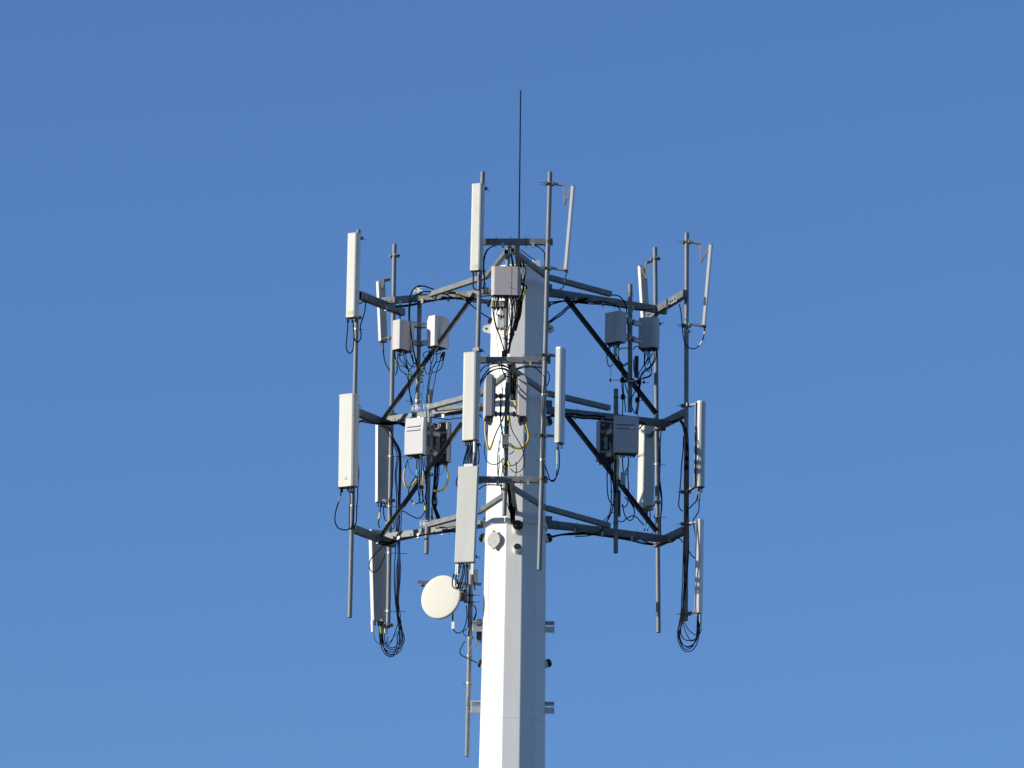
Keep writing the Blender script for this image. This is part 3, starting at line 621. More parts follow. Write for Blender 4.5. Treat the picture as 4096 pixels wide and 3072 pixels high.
# finned surge arrestor on the lower front pipe, and smaller boxes
def fins(label, z, c, Y, wpx, hpx, az=0, n=6, m=RADI, name='surge_arrestor', cat='surge arrestor'):
    c = P(*c, Y, z); a = math.radians(az); f = Vector((math.sin(a), -math.cos(a), 0)); r_ = Vector((math.cos(a), math.sin(a), 0)); w_, h_ = wpx*PX, hpx*PX
    T = thing(name, label, cat, c-UP*h_/2); mb = MB(); mb.obox(c, r_, f, UP, w_, .04, h_); mb.build('body', m, T, 0.003)
    mb = MB()
    for i in range(n): mb.obox(c+f*.032+r_*w_*((i+.5)/n-.5), r_, f, UP, w_/n*.38, .024, h_*.94)
    mb.build('fin', m, T); mb = MB()
    for i in range(3): mb.mark(); mb.cyl(c-UP*(h_/2+.04)+r_*w_*(i-1)*.3, c-UP*h_/2+r_*w_*(i-1)*.3, .011, n=8)
    mb.build('connector', DARK, T); return T
fins('finned grey surge box on the pipe in front of the white pole', '7', (1000, 960), -1.90, 26, 44)
fins('dark perforated strip box beside the upper right pipe', '5', (905, 1150), 0.42, 15, 78, 10, 4, DARK)
fins('dark perforated strip box beside the lower right pipe', 'c', (652, 590), 0.24, 11, 94, 0, 3, DARK)
fins('bright finned box behind the lowered brace under the slotted pale radio', 'a', (1425, 240), 0.66, 22, 62, -20, 4, WHITE)
fins('narrow silver box under the dark slotted radio on the right', 'c', (708, 240), 0.26, 20, 52, 0, 3, ZINC)
fins('small perforated strip on the lower left pipe', 'a', (1578, 730), 0.70, 8, 40, 0, 3, BEAM)
fins('brown perforated box on the left side of the white pole', 'e', (1005, 1010), 0.1, 14, 84, -30, 4, mat('brown_box', (.12, .09, .08), .6))
# zinc fuse blocks on the upper left pipe
T = thing('terminal_block', 'bright zinc terminal block on the short upper left pipe', 'terminal block', P(1692, 1530, .7)); mb = MB()
for v_ in (1190, 1240, 1290, 1340, 1390): mb.mark(); mb.obox(P(1440+random.uniform(-18, 12), v_, .68, '3'), Vector((1, 0, 0)), Vector((0, 1, 0)), UP, .05, .04, .03)
mb.build('block', ZINC, T, .003)

# ------------------------------------------------------------------ the round dish and its mount
dc = P(1762, 2387, -0.10); da = math.radians(-29); df = Vector((math.sin(da), -math.cos(da), 0.06)).normalized(); dX = UP.cross(df).normalized(); dU = df.cross(dX).normalized()
T = thing('microwave_dish', 'round cream microwave dish on the left of the white pole', 'dish antenna', dc-UP*.3)
R = 0.312; mb = MB(); prev = None
rings_ = [(R*.99, -.030), (R*.995, -.005), (R*.985, .0), (R*.93, .004), (R*.6, .010), (R*.3, .013)]
for r, o_ in rings_:
    ring = mb.ring([dc+dX*r*math.cos(2*math.pi*i/64)+dU*r*math.sin(2*math.pi*i/64)+df*o_ for i in range(64)])
    if prev: mb.skin(prev, ring, True)
    prev = ring
mb.face(prev, True); mb.build('radome', DISH, T)
mb = MB(); prev = None
for r, o_ in ((R*1.003, -.012), (R*1.004, -.032), (R*.97, -.040), (R*.8, -.085), (R*.5, -.12), (R*.25, -.15), (R*.22, -.2)):
    ring = mb.ring([dc+dX*r*math.cos(2*math.pi*i/64)+dU*r*math.sin(2*math.pi*i/64)+df*o_ for i in range(64)])
    if prev: mb.skin(prev, ring, True)
    prev = ring
mb.face(prev); mb.build('reflector', BACK, T)
hub = P(1860, 2384, -0.02); mb = MB(); mb.cyl(dc-df*.19, hub, 0.062, n=20); mb.build('hub', BEAM, T, .003)
mb = MB(); mb.cyl(hub-Vector((.02, 0, 0)), hub+Vector((.035, 0, 0)), 0.088, n=24); mb.build('swivel_flange', BEAM, T, .004)
mb = MB(); mb.obox(dc-df*.16-dU*.13+dX*.03, dX, df, dU, .16, .1, .15); mb.build('transceiver', BACK, T, .006)
mb = MB()
for yy in (2384, 2412): p = on('L', yy); rod_bolt(mb, p+Vector((.02, -.045, 0)), Vector((1, 0, 0.06)), .22, .0045); mb.box(p+Vector((.0, -.045, 0)), .09, .012, .022)
mb.build('clamp', DARK, T)
T = thing('cross_channel', 'short horizontal steel channel behind the round dish', 'steel channel', P(1680, 2335, .15)); a, b = P(1670, 2326, .15), P(1925, 2336, .2)
mb = MB(); mb.bar(a, b, .12, .007); mb.bar(a+Vector((0, -.057, -.018)), b+Vector((0, -.057, -.018)), .006, .04); mb.build('channel', BEAM, T, .002)
mb = MB(); mb.obox(P(1890, 2303, .1), Vector((1, 0, 0)), Vector((0, 1, 0)), UP, .15, .01, .19); mb.build('gusset', BEAM, T, .002)
mb = MB(); mb.obox(P(1692, 2340, .12), Vector((1, 0, 0)), Vector((0, 1, 0)), UP, .05, .1, .03); mb.build('end_lug', mat('rust_lug', (.2, .1, .07), .7), T, .002)

# strap clamps with standoff bolts around pipes
def strap(key, y, side=1, L=0.14, m=ZINC, label=None):
    p = on(key, y); r = PIPES[key][2]; T = thing('pipe_strap', label or ('bright strap clamp with a side bolt at %s' % key), 'strap clamp', p, 'strap clamps on the pipes')
    mb = MB(); mb.cyl(p-UP*.014, p+UP*.014, r+.004, n=20); mb.box(p+Vector((-(r+.012)*side, -.01, 0)), .026, .03, .04); mb.build('band', m, T)
    mb = MB(); rod_bolt(mb, p+Vector((side*(r+L/2), 0, -.002)), Vector((side, 0, -.04)), L, .004); mb.build('bolt', DARK, T)
LP = {'A': 'on the leftmost pipe', 'B': 'on the second left pipe', 'D': 'on the pipe right of the pole', 'E': 'on the second right pipe', 'F': 'on the rightmost pipe', 'H': 'on the lower right radio pipe', 'I': 'on the upper left radio pipe', 'L': 'on the pipe below the dish', 'G': 'on the upper right radio pipe', 'J': 'on the lower left radio pipe', 'N': 'on the lower front pipe'}
for key, y, sd, L, ex in (('A', 1317, 1, .07, 'just below the top antenna'), ('A', 2024, 1, .06, 'above the lowest frame'), ('B', 1826, 1, .19, 'where the black cable bundle starts'), ('B', 2026, 1, .14, 'just above the brace'), ('B', 2212, 1, .22, 'below the lowest frame'), ('B', 2445, 1, .22, 'lowest of all, by the cable loops'),
    ('D', 1580, -1, .05, 'between middle and lower brackets'), ('D', 1840, -1, .05, 'above the lowest frame'), ('E', 1858, 1, .09, 'higher of two by the cream antenna'), ('E', 2068, 1, .09, 'below the cream antenna'), ('F', 1326, -1, .03, 'at the foot of the leaning antenna'),
    ('L', 2551, -1, .03, 'under the dish cable'), ('L', 2623, -1, .02, 'midway down'), ('L', 2733, -1, .05, 'lowest of three'), ('G', 1520, -1, .2, 'holding cables both sides'), ('I', 1497, -1, .16, 'holding the hanging loops'), ('I', 1604, -1, .14, 'just above the middle frame'), ('H', 1966, -1, .05, 'under the dark slotted radio')):
    strap(key, y, sd, L, ZINC if key not in 'GH' else DARK, 'small strap clamp %s, %s' % (LP[key], ex))

# ------------------------------------------------------------------ cables
def loop(xa, xb, y0, yb):
    h = yb-y0; m_ = (xa+xb)/2; w_ = (xb-xa)/2
    return [(m_-w_, y0), (m_-w_*.93, y0+h*.42), (m_-w_*.62, y0+h*.83), (m_-w_*.08, yb), (m_+w_*.5, y0+h*.84), (m_+w_*.88, y0+h*.42), (m_+w_, y0-10)]
G_ = 'black antenna cables'
def cab(label, z, pts, Y, px=3.6, tags=(), m=RUB, group=G_): return cable(label, z, pts, Y, px, m, group, tags)
# leftmost pipe, top antenna
cab('black cable looping widest left below the top left antenna', '3', [(330, 470), (338, 560), (318, 760), (312, 880), (350, 965), (400, 940), (420, 860), (425, 640), (408, 480)], .44, 4.2)
cab('black cable curling right around the leftmost pipe', '3', [(408, 480), (425, 600), (430, 740), (470, 805), (520, 770), (535, 690), (520, 590), (545, 480), (585, 360), (600, 230), (590, 205), (500, 240)], .48, 4.2)
# left tier 1 arm bundle
for i in range(3):
    cab('black cable slung along under the highest left arm', '3', [(1040, 275+i*5), (1240, 258+i*6), (1500, 205+i*8), (1800, 150+i*10), (2000, 150+i*10), (2212, 190+i*14), (2430, 215+i*12)], (.9-i*.03, .1), 3.6)
cab('black cable arching highest above the left arm', '3', [(1210, 880, .55), (1240, 560, .55), (1240, 330, .5), (1255, 130, .45), (1330, 0, .45), (1440, -22, .45), (1560, 15, .45), (1700, 72, .4), (1900, 75, .35), (2010, 130, .3), (2150, 250, .3), (2300, 370, .2), (2420, 450, 0)], .4, 4.6, ((.70, .74, LIME, 7), (.75, .80, YTAG, 7)))
cab('second black cable arching over the left arm', '3', [(1345, 1120, .55), (1290, 850, .55), (1250, 500, .55), (1262, 250, .5), (1330, 120, .45), (1450, 60, .42), (1600, 65, .4), (1750, 95, .4), (1900, 90, .35), (2100, 150, .3), (2250, 175, .2), (2440, 190, 0)], .4, 4.6)
# radios on the upper left pipe
cab('black cable dropping from the thin left antenna foot', '3', [(852, 830), (865, 990), (890, 1110), (930, 1190), (975, 1250)], (1.64, 1.5), 4.0, ((.0, .2, DARK, 8),))
cab('black cable with lime marker from the shaded left radio', '3', [(1025, 905), (1035, 1030), (1060, 1130), (1065, 1210), (1040, 1285)], (.6, 1.4), 4.2, ((.35, .6, LIME, 8),))
cab('black cable rising behind the left radio to the arm', '3', [(1108, 490), (1105, 420), (1085, 365)], (.7, 1.2), 4.2)
for pts in ([(1075, 960), (1075, 1100), (1120, 1230), (1200, 1290), (1240, 1440), (1255, 1580), (1290, 1700), (1300, 1900)],
            [(1190, 970), (1200, 1110), (1230, 1210), (1270, 1270), (1270, 1400), (1245, 1500), (1260, 1640), (1275, 1740)],
            [(1160, 1000), (1175, 1100), (1230, 1230), (1235, 1300), (1225, 1440), (1250, 1570), (1275, 1700)],
            [(1085, 980), (1110, 1060), (1190, 1160), (1260, 1240)], [(1110, 1150), (1190, 1180), (1250, 1240)],
            [(1205, 1070), (1240, 1130), (1300, 1170), (1345, 1160)], [(1290, 990), (1300, 1120), (1270, 1190), (1220, 1220)], [(1090, 990), (1120, 1005), (1160, 985)]):
    cab('thin black cable in the tangle under the shaded left radio', '3', pts, random.uniform(.52, .68), 3.2, ((.30, .45, LIME, 6),) if pts[0] == (1190, 970) else ())
for pts in ([(1605, 930), (1600, 1030), (1560, 1160), (1545, 1260), (1520, 1420), (1505, 1530), (1495, 1640), (1495, 1720)],
            [(1735, 950), (1740, 1080), (1715, 1180), (1650, 1240), (1580, 1255), (1560, 1300), (1540, 1420), (1515, 1600), (1510, 1730)],
            [(1760, 950), (1750, 1050), (1640, 1110), (1590, 1180), (1575, 1250)], [(1640, 930), (1650, 1000), (1640, 1080), (1600, 1180)],
            [(1720, 980), (1690, 1090), (1650, 1230), (1620, 1380), (1590, 1530), (1580, 1640)], [(1530, 880), (1545, 1010), (1560, 1120), (1560, 1240)],
            [(1560, 955), (1480, 950), (1450, 990), (1465, 1040), (1510, 1060)], [(1570, 960), (1640, 985), (1710, 960)], [(1480, 1080), (1470, 1180), (1500, 1270), (1560, 1260)]):
    cab('thin black cable in the tangle under the bright left radio', '3', pts, random.uniform(.50, .66), 3.0, ((0, .14, RUB, 7.5),) if pts[0][1] > 920 and pts[0][0] > 1700 else ())
cab('teal wire hanging from the zinc terminal block', '3', [(1455, 1430), (1425, 1560), (1415, 1700), (1450, 1860)], .66, 2.4, m=GREEN)
cab('thin teal wire beside the terminal block', '3', [(1300, 1330), (1400, 1540), (1450, 1650), (1500, 1740)], .66, 2.2, m=GREEN)
for pts in ([(1238, 880), (1300, 1080), (1340, 1130), (1360, 1160)], [(1290, 850), (1320, 980), (1355, 1110), (1365, 1180)]):
    cab('black cable of the arching pair reaching the upper left pipe', '3', pts, .55, 4.2, ((.3, .5, GREEN, 6),) if pts[0][0] == 1290 else ())
# left middle: bundle running down behind pipe B
bund = [(880, 740), (930, 850), (1000, 960), (1060, 1060), (1090, 1180), (1085, 1400), (1085, 1660)]
for i in range(6):
    o_ = random.Random(i*7+3).sample(range(-38, 39), 1)[0]; gx = lambda a=5: random.gauss(0, a)
    cab('black cable of the thick bundle down the left, beside the second pipe', '0',
        [(1532+o_*.15+i*5, 1698), (1552+o_*.2+i*3, 1728), (1572+o_*.2, 1762), (1588+o_*.25, 1790), (1596+o_*.2, 1822), (1592+o_*.3+gx(2), 1900), (1594+o_*.2+gx(2), 1990), (1592+o_*.25, 2080), (1590+o_*.12, 2150), (1592+o_*.25+gx(2), 2215), (1587+o_*.3+gx(2), 2320), (1589+o_*.1, 2440),
         (1592+i*2.5, 2490)]+loop((1600, 1616, 1607, 1598, 1611, 1590)[i], (1518, 1524, 1530, 1537, 1521, 1528)[i], 2545, (2627, 2618, 2600, 2592, 2609, 2622)[i])+[(1516+i*4, 2485)], 1.42+i*.02, 3.5,
        ((.955, .985, LIME, 6.5),) if i in (1, 2) else ())
cab('black cable dropping alone beside the thick left bundle', '0', [(1608, 2030), (1606, 2100), (1598, 2200), (1602, 2290), (1596, 2400), (1600, 2470), (1590, 2500), (1570, 2560), (1550, 2583), (1548, 2570), (1552, 2545)], 1.4, 3.0)
cab('thin black cable swinging from the left actuator', 'd', [(722, 1240), (735, 1310), (780, 1370), (870, 1390), (950, 1350), (1030, 1270), (1075, 1190)], 1.7, 2.6)
cab('black cable tied behind the left middle arm corner', '6', [(485, 740), (500, 690), (560, 670), (640, 690), (780, 715), (900, 730)], (.5, 1.2), 4.2)
cab('second black cable tied behind the left middle arm corner', '6', [(485, 725), (530, 685), (600, 700), (720, 715), (860, 700), (1000, 690), (1170, 715)], (.5, 1.2), 4.2)
for i in range(4):
    cab('black cable bunched under the left middle arm', '6', [(830, 690+i*12), (950, 690+i*14), (1080, 690+i*10), (1170, 710+i*14), (1300, 720+i*12)], (1.1, .7), 5.0)
cab('black cable loop hanging on the lower left antenna', 'a', [(880, 1210), (800, 1290), (700, 1390), (655, 1480), (660, 1570), (715, 1618), (790, 1570), (860, 1430), (892, 1310), (880, 1215)], 1.62, 3.6)
cab('black cable tied along the second left pipe', '6', [(985, 990), (1005, 1250), (1000, 1500), (995, 1660), (960, 1850), (960, 2000), (975, 2080)], 1.44, 3.6)
cab('black cable down the back of the leftmost pipe', '6', [(478, 1100), (480, 1260), (497, 1450), (485, 1640), (478, 1800), (465, 1950), (460, 2150), (430, 2240), (380, 2280)], .46, 4.0)
cab('black cable hanging widest left below the tall left antenna', 'a', [(235, 375), (228, 500), (190, 610), (155, 740), (150, 860), (185, 950), (250, 990), (330, 990), (400, 955), (435, 890)], .42, 4.4, ((.12, .2, GREYC, 6),))
cab('black cable between tall left antenna and its pipe', 'a', [(348, 370), (370, 520), (365, 760), (360, 900), (362, 980)], .44, 3.8)
cab('black cable with a bright fleck down the leftmost pipe', 'a', [(420, 360), (430, 520), (420, 700), (412, 860), (390, 960)], .46, 4.0)
cab('black cable with a yellow marker below the shaded left panel', 'a', [(820, 620), (812, 740), (795, 840), (795, 920), (805, 960)], (1.7, 1.4), 4.0, ((.25, .5, YTAG, 8),))
cab('black cable with a white sleeve beside the lower left clamp', 'a', [(860, 640), (870, 780), (895, 860), (920, 920)], (1.7, 1.4), 4.0, ((.8, .95, YTAG, 5),))
cab('black cable curling beside the lower left frame corner', 'a', [(1000, 830), (1020, 890), (1015, 960), (985, 990)], 1.3, 3.6)
for i in range(2):
    cab('black cable slung under the lowest left arm', 'a', [(960, 1160+i*14), (1100, 1135+i*16), (1300, 1095+i*12), (1500, 1050+i*8), (1700, 1018+i*8), (1850, 1005+i*14), (1960, 1015+i*18), (2090, 1040+i*10), (2160, 1068)], (.95, .05), 3.8)
cab('black cable gathered under the lowest left corner', 'a', [(770, 1180), (860, 1210), (980, 1190), (1100, 1130)], (1.3, .95), 6)
cab('another black cable gathered under the lowest left corner', 'a', [(800, 1160), (900, 1180), (1000, 1180), (1050, 1160)], (1.25, 1.0), 7)
# slotted left radio
cab('yellow conduit curving under the left slotted radio', '6', [(1225, 1240), (1185, 1380), (1160, 1500), (1180, 1620), (1230, 1655), (1290, 1620), (1350, 1540), (1370, 1500)], .5, 3.6, ((.16, .88, YEL, 8),))
cab('yellow conduit curving under the left open radio', '6', [(1775, 1290), (1790, 1360), (1820, 1480), (1800, 1600), (1740, 1690), (1660, 1720), (1600, 1700)], .62, 3.6, ((.16, .98, YEL, 8),))
cab('thin grey wire loop beside the left yellow conduit', '6', [(1230, 1270), (1240, 1370), (1280, 1450), (1330, 1490)], .52, 1.8)
cab('thin grey wire loop beside the right of two left conduits', '6', [(1770, 1310), (1740, 1420), (1690, 1480), (1655, 1440), (1650, 1400)], .62, 1.8)
for k_, pts in enumerate(([(1360, 1200), (1358, 1400), (1360, 1560), (1385, 1750), (1400, 1860), (1340, 1900), (1290, 1870), (1240, 1760), (1245, 1660), (1330, 1500), (1370, 1440)],
    [(1385, 1210), (1385, 1400), (1400, 1560), (1400, 1740), (1390, 1850), (1425, 1890), (1445, 1820), (1440, 1700)],
    [(1415, 1210), (1420, 1400), (1430, 1550), (1440, 1750), (1460, 1880), (1475, 1980), (1430, 2080), (1370, 2110), (1280, 2080), (1180, 2020), (1130, 2010)],
    [(1440, 1215), (1450, 1380), (1480, 1500), (1490, 1700), (1475, 1800), (1500, 1900)], [(1480, 1215), (1470, 1320), (1500, 1420), (1480, 1600)])):
    cab('black cable hanging from the pale slotted radio', '6', pts, random.uniform(.42, .56), 3.8, ((.10, .16, CYAN, 6), (.52, .58, YTAG, 8)) if k_ == 0 else (((.45, .52, YTAG, 8),) if k_ == 2 else ()))
for k_ in range(6):
    x = 1610+k_*13
    cab('black cable hanging from the left open-backed radio', '6', [(1625+k_*9, 1290), (x+6, 1400), (x-15+random.uniform(-8, 8), 1600), (1590+k_*9, 1760), (1575+k_*16, 1880), (1600+k_*8, 1960), (1640+k_*10, 2090), (1665+k_*8, 2190)], random.uniform(.60, .78), 3.4,
        ((.55, .62, CYAN, 5),) if k_ in (2, 5) else ())
for k_ in range(3): cab('small black wire curl by the lower left pipe', '6', [(1570, 1440+k_*12), (1590, 1462+k_*12), (1560, 1470+k_*12), (1530, 1455+k_*14)], .62, 2.4)
cab('black cable slung beneath the middle left arm', '6', [(1590, 628), (1680, 640), (1800, 655), (1900, 640), (2010, 632), (2260, 600), (2330, 640)], (.55, .1), 3.6)
cab('second black cable slung beneath the middle left arm', '6', [(1700, 575), (1800, 575), (1900, 565), (2020, 560), (2300, 590)], (.5, .1), 4.4)
# front sector
for i in range(2): cab('black cable dropping from the front bar to the top front antenna', '1', [(1880, 945-i*2), (1800+i*8, 985), (1762+i*10, 1060), (1748+i*10, 1180), (1760+i*8, 1320), (1770-i*20, 1400), (1740, 1425)], -2.4, 3.8)
cab('black cable looping below the top front antenna', '1', [(1640, 1240), (1638, 1340), (1640, 1400), (1665, 1435), (1700, 1438)], -2.48, 4.4, ((0, .2, DARK, 7),))
cab('black cable from the front bar to the pipe right of the pole', '2', [(320, 838), (380, 858), (430, 900), (440, 940), (442, 1040)], -2.36, 3.8)
cab('black cable from the whip base across to the cap plate', '2', [(205, 885), (250, 920), (300, 955), (350, 985)], (-1.6, -.2), 3.6)
cab('black cable hanging from the leaning antenna right of the whip', '2', [(645, 1105), (648, 1160), (640, 1210), (620, 1250), (590, 1275)], (-2.42, -1.2), 4.2, ((.1, .45, ZINC, 5.5),))
for i in range(8):
    x0 = 2050+i*6; cab('black cable in the trunk running up behind the perforated radio', '0', [(2040+i*2.4, 985+random.uniform(0, 30)), (x0+random.uniform(-6, 6), 1040), (2050+i*7.5, 1080), (2054+i*6+random.uniform(-8, 8), 1150), (2046+i*6.0, 1210), (2046+i*4.6+random.uniform(-6, 6), 1270), (2040+i*1.4, 1340), (2032+i*.5, 1415)], random.uniform(-1.5, -1.2), 4.4)
cab('thick black cable with a yellow marker right of the perforated radio', '4', [(1190, -90), (1290, -30), (1310, 0), (1285, 60), (1260, 140), (1240, 230), (1220, 320), (1190, 420), (1150, 560), (1060, 700)], (-1.5, -1.2), 6.5, ((.28, .52, YTAG, 9.5),))
cab('second thick black cable right of the perforated radio', '4', [(1170, -120), (1240, -60), (1270, 10), (1240, 120), (1210, 260), (1215, 380), (1180, 520), (1150, 640)], (-1.5, -1.2), 7, ((.05, .2, LIME, 8),))
for k_, pts in enumerate(([(825, 150), (815, 280), (825, 420), (860, 580), (900, 680), (940, 790), (970, 900), (985, 960)], [(850, 150), (835, 300), (840, 450), (880, 600), (930, 740), (965, 860), (1000, 960)],
    [(1080, 180), (1060, 330), (1075, 500), (1100, 620), (1140, 600), (1160, 480), (1180, 300), (1190, 170)], [(1120, 180), (1115, 260), (1080, 330)], [(1185, 200), (1170, 420), (1130, 560), (1130, 650), (1100, 760), (1050, 900), (1010, 970)],
    [(1170, 180), (1170, 350), (1150, 520), (1110, 700), (1060, 800), (1010, 880)], [(1130, 430), (1080, 520), (1030, 650), (1020, 850), (1000, 960)], [(1100, 640), (1070, 690), (1095, 740), (1130, 690)],
    [(950, 740), (1000, 760), (1060, 770), (1100, 730)], [(880, 160), (870, 250), (880, 330), (870, 410)])):
    cab('black cable in the fan hanging under the perforated radio', '4', pts, random.uniform(-1.85, -1.68), 3.2, ((.4, .5, LIME, 7), (.52, .6, YTAG, 6)) if k_ == 6 else ())
for k_, (cx, cy, r) in enumerate(((960, 260, 42), (855, 225, 36), (985, 615, 45), (970, 655, 48), (1105, 690, 30))):
    cab('thin wire ring dangling under the perforated radio', '4', [(cx+r*math.cos(a), cy+r*.9*math.sin(a)) for a in [i*.7 for i in range(10)]], -1.86, 1.8)
for yy, xx in ((410, 900), (605, 900)):
    T = thing('red_plug', 'small red plug left of the front pipe, %s one' % ('upper' if yy == 410 else 'lower'), 'plug', P(xx, yy, -1.8, '4')); c = P(xx, yy, -1.82, '4'); MB().cyl(c-Vector((.0, .02, 0)), c+Vector((0, .02, 0)), .015, n=12).build('plug_body', RED, T); MB().cyl(c+Vector((0, .02, 0)), c+Vector((0, .045, 0)), .008, n=8).build('plug_stem', ZINC, T)
cab('thin green wire dropping in front of the white pole', '4', [(900, 430), (905, 620), (870, 680), (890, 850), (905, 1000), (905, 1160), (930, 1300), (940, 1420), (950, 1520)], -1.72, 1.8, m=GREEN)
T = thing('junction_panel', 'pale panel with steps behind the front pipe', 'panel', P(960, 640, -1.5, '4')); MB().obox(P(950, 515, -1.5, '4'), Vector((1, 0, 0)), Vector((0, 1, 0)), UP, .13, .02, .19).build('plate', WHITE, T, .003); MB().obox(P(970, 610, -1.52, '4'), Vector((1, 0, 0)), Vector((0, 1, 0)), UP, .09, .03, .03).build('ledge', BEAM, T, .003); MB().obox(P(960, 410, -1.52, '4'), Vector((1, 0, 0)), Vector((0, 1, 0)), UP, .1, .03, .03).build('ledge', BEAM, T, .003)
T = thing('cable_clamp', 'black clamp block gathering cables on the upper front pipe', 'cable clamp', P(985, 1020, -1.75, '4')); MB().obox(P(985, 990, -1.75, '4'), Vector((1, 0, 0)), Vector((0, 1, 0)), UP, .07, .06, .10).build('clamp_body', RUB, T, .006); MB().cyl(P(1000, 975, -1.8, '4'), P(970, 975, -1.8, '4'), .012, n=8).build('bolt', DARK, T)
# arches below the middle front bar
for k_, pts in enumerate(([(625, 1250), (680, 1180), (760, 1140), (860, 1125), (960, 1140), (1040, 1180)], [(625, 1400), (680, 1290), (780, 1190), (900, 1150), (1000, 1170), (1060, 1200)], [(625, 1440), (670, 1350), (760, 1250), (870, 1195), (980, 1190), (1060, 1230)],
    [(620, 1470), (660, 1370), (740, 1270), (850, 1210), (970, 1200), (1050, 1250)], [(1130, 1210), (1200, 1175), (1300, 1160), (1420, 1165), (1540, 1185)], [(1130, 1220), (1240, 1190), (1400, 1175), (1500, 1230), (1560, 1310), (1580, 1420), (1560, 1600), (1545, 1760)],
    [(940, 1130), (950, 1220), (1000, 1300), (1060, 1320)], [(1620, 1240), (1645, 1300), (1635, 1380), (1610, 1450)])):
    cab('black cable arching just below the middle front bar', '4', pts, (-2.3, -1.7) if k_ < 4 else (-1.7, -2.38), 4.2)
for i in range(15):
    x = 1055+i*7; cab('black cable in the knot behind the middle front bar', '4', [(x-20, 1130), (x, 1220), (x+10+random.uniform(-14, 14), 1330), (x+random.uniform(-10, 20), 1440), (x+20, 1570), (x+30, 1660)], random.uniform(-1.55, -1.3), 4.0, ((.3, .4, CREAM, 5),) if i in (5, 7) else ())
cab('black cable down the pipe right of the pole', '7', [(1560, 0), (1580, 60), (1560, 250), (1535, 520), (1555, 680), (1545, 860), (1540, 1100), (1545, 1350), (1570, 1480), (1600, 1510)], -2.47, 3.4)
cab('black cable looping under the slim antenna right of the pole', '7', [(1770, 1000), (1768, 1150), (1765, 1330), (1750, 1500), (1710, 1565), (1660, 1550), (1610, 1420), (1580, 1330)], -2.42, 3.8, ((.12, .3, YTAG, 5), (.3, .36, CYAN, 6)))
cab('second black cable looping under the slim antenna right of the pole', '7', [(1785, 1000), (1795, 1200), (1790, 1350), (1760, 1480), (1700, 1555), (1600, 1520)], -2.42, 3.8)
# slim radios' conduits and loops
cab('yellow conduit bent like a hook left before the white pole', '7', [(708, 640), (705, 740), (705, 860), (730, 1020), (765, 1100), (800, 1030), (840, 920), (880, 820), (950, 680), (975, 600)], -1.9, 4.0, ((.05, .62, YEL, 8),))
cab('yellow conduit bent like a hook right before the white pole', '7', [(1290, 660), (1310, 740), (1340, 860), (1330, 980), (1240, 1070), (1150, 1075), (1060, 1040), (1000, 960), (950, 850), (925, 600), (930, 300)], -1.9, 4.0, ((.03, .58, YEL, 9),))
for k_, pts in enumerate(([(750, 710), (735, 850), (700, 1040), (700, 1180), (740, 1280), (830, 1325), (920, 1290), (960, 1220)], [(1300, 700), (1300, 900), (1285, 1100), (1240, 1220), (1150, 1320), (1040, 1340), (985, 1300)], [(1180, 950), (1240, 1070), (1280, 1200), (1280, 1320), (1220, 1420), (1130, 1430), (1080, 1380)],
    [(1060, 600), (1075, 740), (1120, 850), (1190, 970)], [(965, 180), (945, 400), (935, 600), (950, 800), (1000, 960), (1080, 1020), (1130, 1060)], [(1000, 190), (1000, 350), (990, 520), (960, 680)], [(1040, 680), (1040, 800), (1045, 900), (1070, 880)],
    [(1060, 1170), (1110, 1140), (1130, 1110)], [(1035, 1230), (990, 1310), (965, 1380), (980, 1450), (1010, 1490)], [(890, 1160), (885, 1290), (890, 1480)], [(910, 1180), (905, 1350), (895, 1500), (920, 1600), (940, 1660)], [(960, 1280), (955, 1400), (945, 1500), (940, 1700)],
    [(920, 960), (900, 1080), (890, 1160)], [(1155, 1280), (1165, 1400), (1150, 1500)])):
    cab('black cable among the loops in front of the white pole', '7', pts, random.uniform(-1.95, -1.8), 3.2, ((.1, .2, YTAG, 8),) if k_ == 6 else ())
for (x, y, x2, y2, m_, nm) in ((1042, 600, 1045, 670, YTAG, 'upper'), (1040, 1275, 1065, 1350, YTAG, 'lower'), (1130, 380, 1155, 450, YTAG, 'tiny')):
    cab('yellow sleeve hanging beside the front pipe, %s one' % nm, '7', [(x, y), ((x+x2)/2+3, (y+y2)/2), (x2, y2)], -1.95, 7.5, m=m_, group='cable marker sleeves')
for pts in ([(945, 720), (960, 780), (940, 860), (925, 940), (930, 1000)], [(970, 760), (985, 800), (975, 830)], [(900, 1050), (915, 1100), (885, 1150), (890, 1180)], [(940, 1290), (965, 1240), (950, 1220), (985, 1250)], [(1290, 800), (1300, 850)]):
    cab('cyan wire tie in front of the white pole', '7', pts+([((pts[0][0]+pts[1][0])/2, pts[1][1]+8)] if len(pts) < 3 else []), -1.95, 3.2, m=CYAN, group='cyan wires')
# trunk going into the front port
for i in range(11):
    cab('black cable of the trunk entering the front port of the pole', 'b', [(1215+i*10, 290), (1215+i*9, 400), (1232+i*8+random.uniform(-12, 12), 500), (1242+i*7+random.uniform(-12, 12), 620), (1260+i*6, 740), (1266+i*5.2, 850), (1275+i*4.5, 905)], (-1.3, -.55), 4.2, ((.82, .96, YTAG, 5),) if i in (1, 4, 6) else ())
cab('black cable arch below the lowest front bar', 'b', [(800, 390), (850, 350), (940, 328), (1060, 335), (1180, 350), (1290, 380)], (-2.3, -1.4), 4.2)
cab('thin black cable bowed left of the lower front pipe', 'b', [(1090, 290), (1130, 380), (1140, 480), (1180, 560), (1230, 640), (1260, 740)], (-1.8, -.9), 3)
cab('thin cable bowed above the front port', 'b', [(1210, 600), (1240, 700), (1275, 790)], (-1.4, -.7), 3)
cab('black cable loop at the left edge of the wide white panel', 'b', [(490, 200), (465, 260), (462, 310), (480, 365)], -2.5, 4)
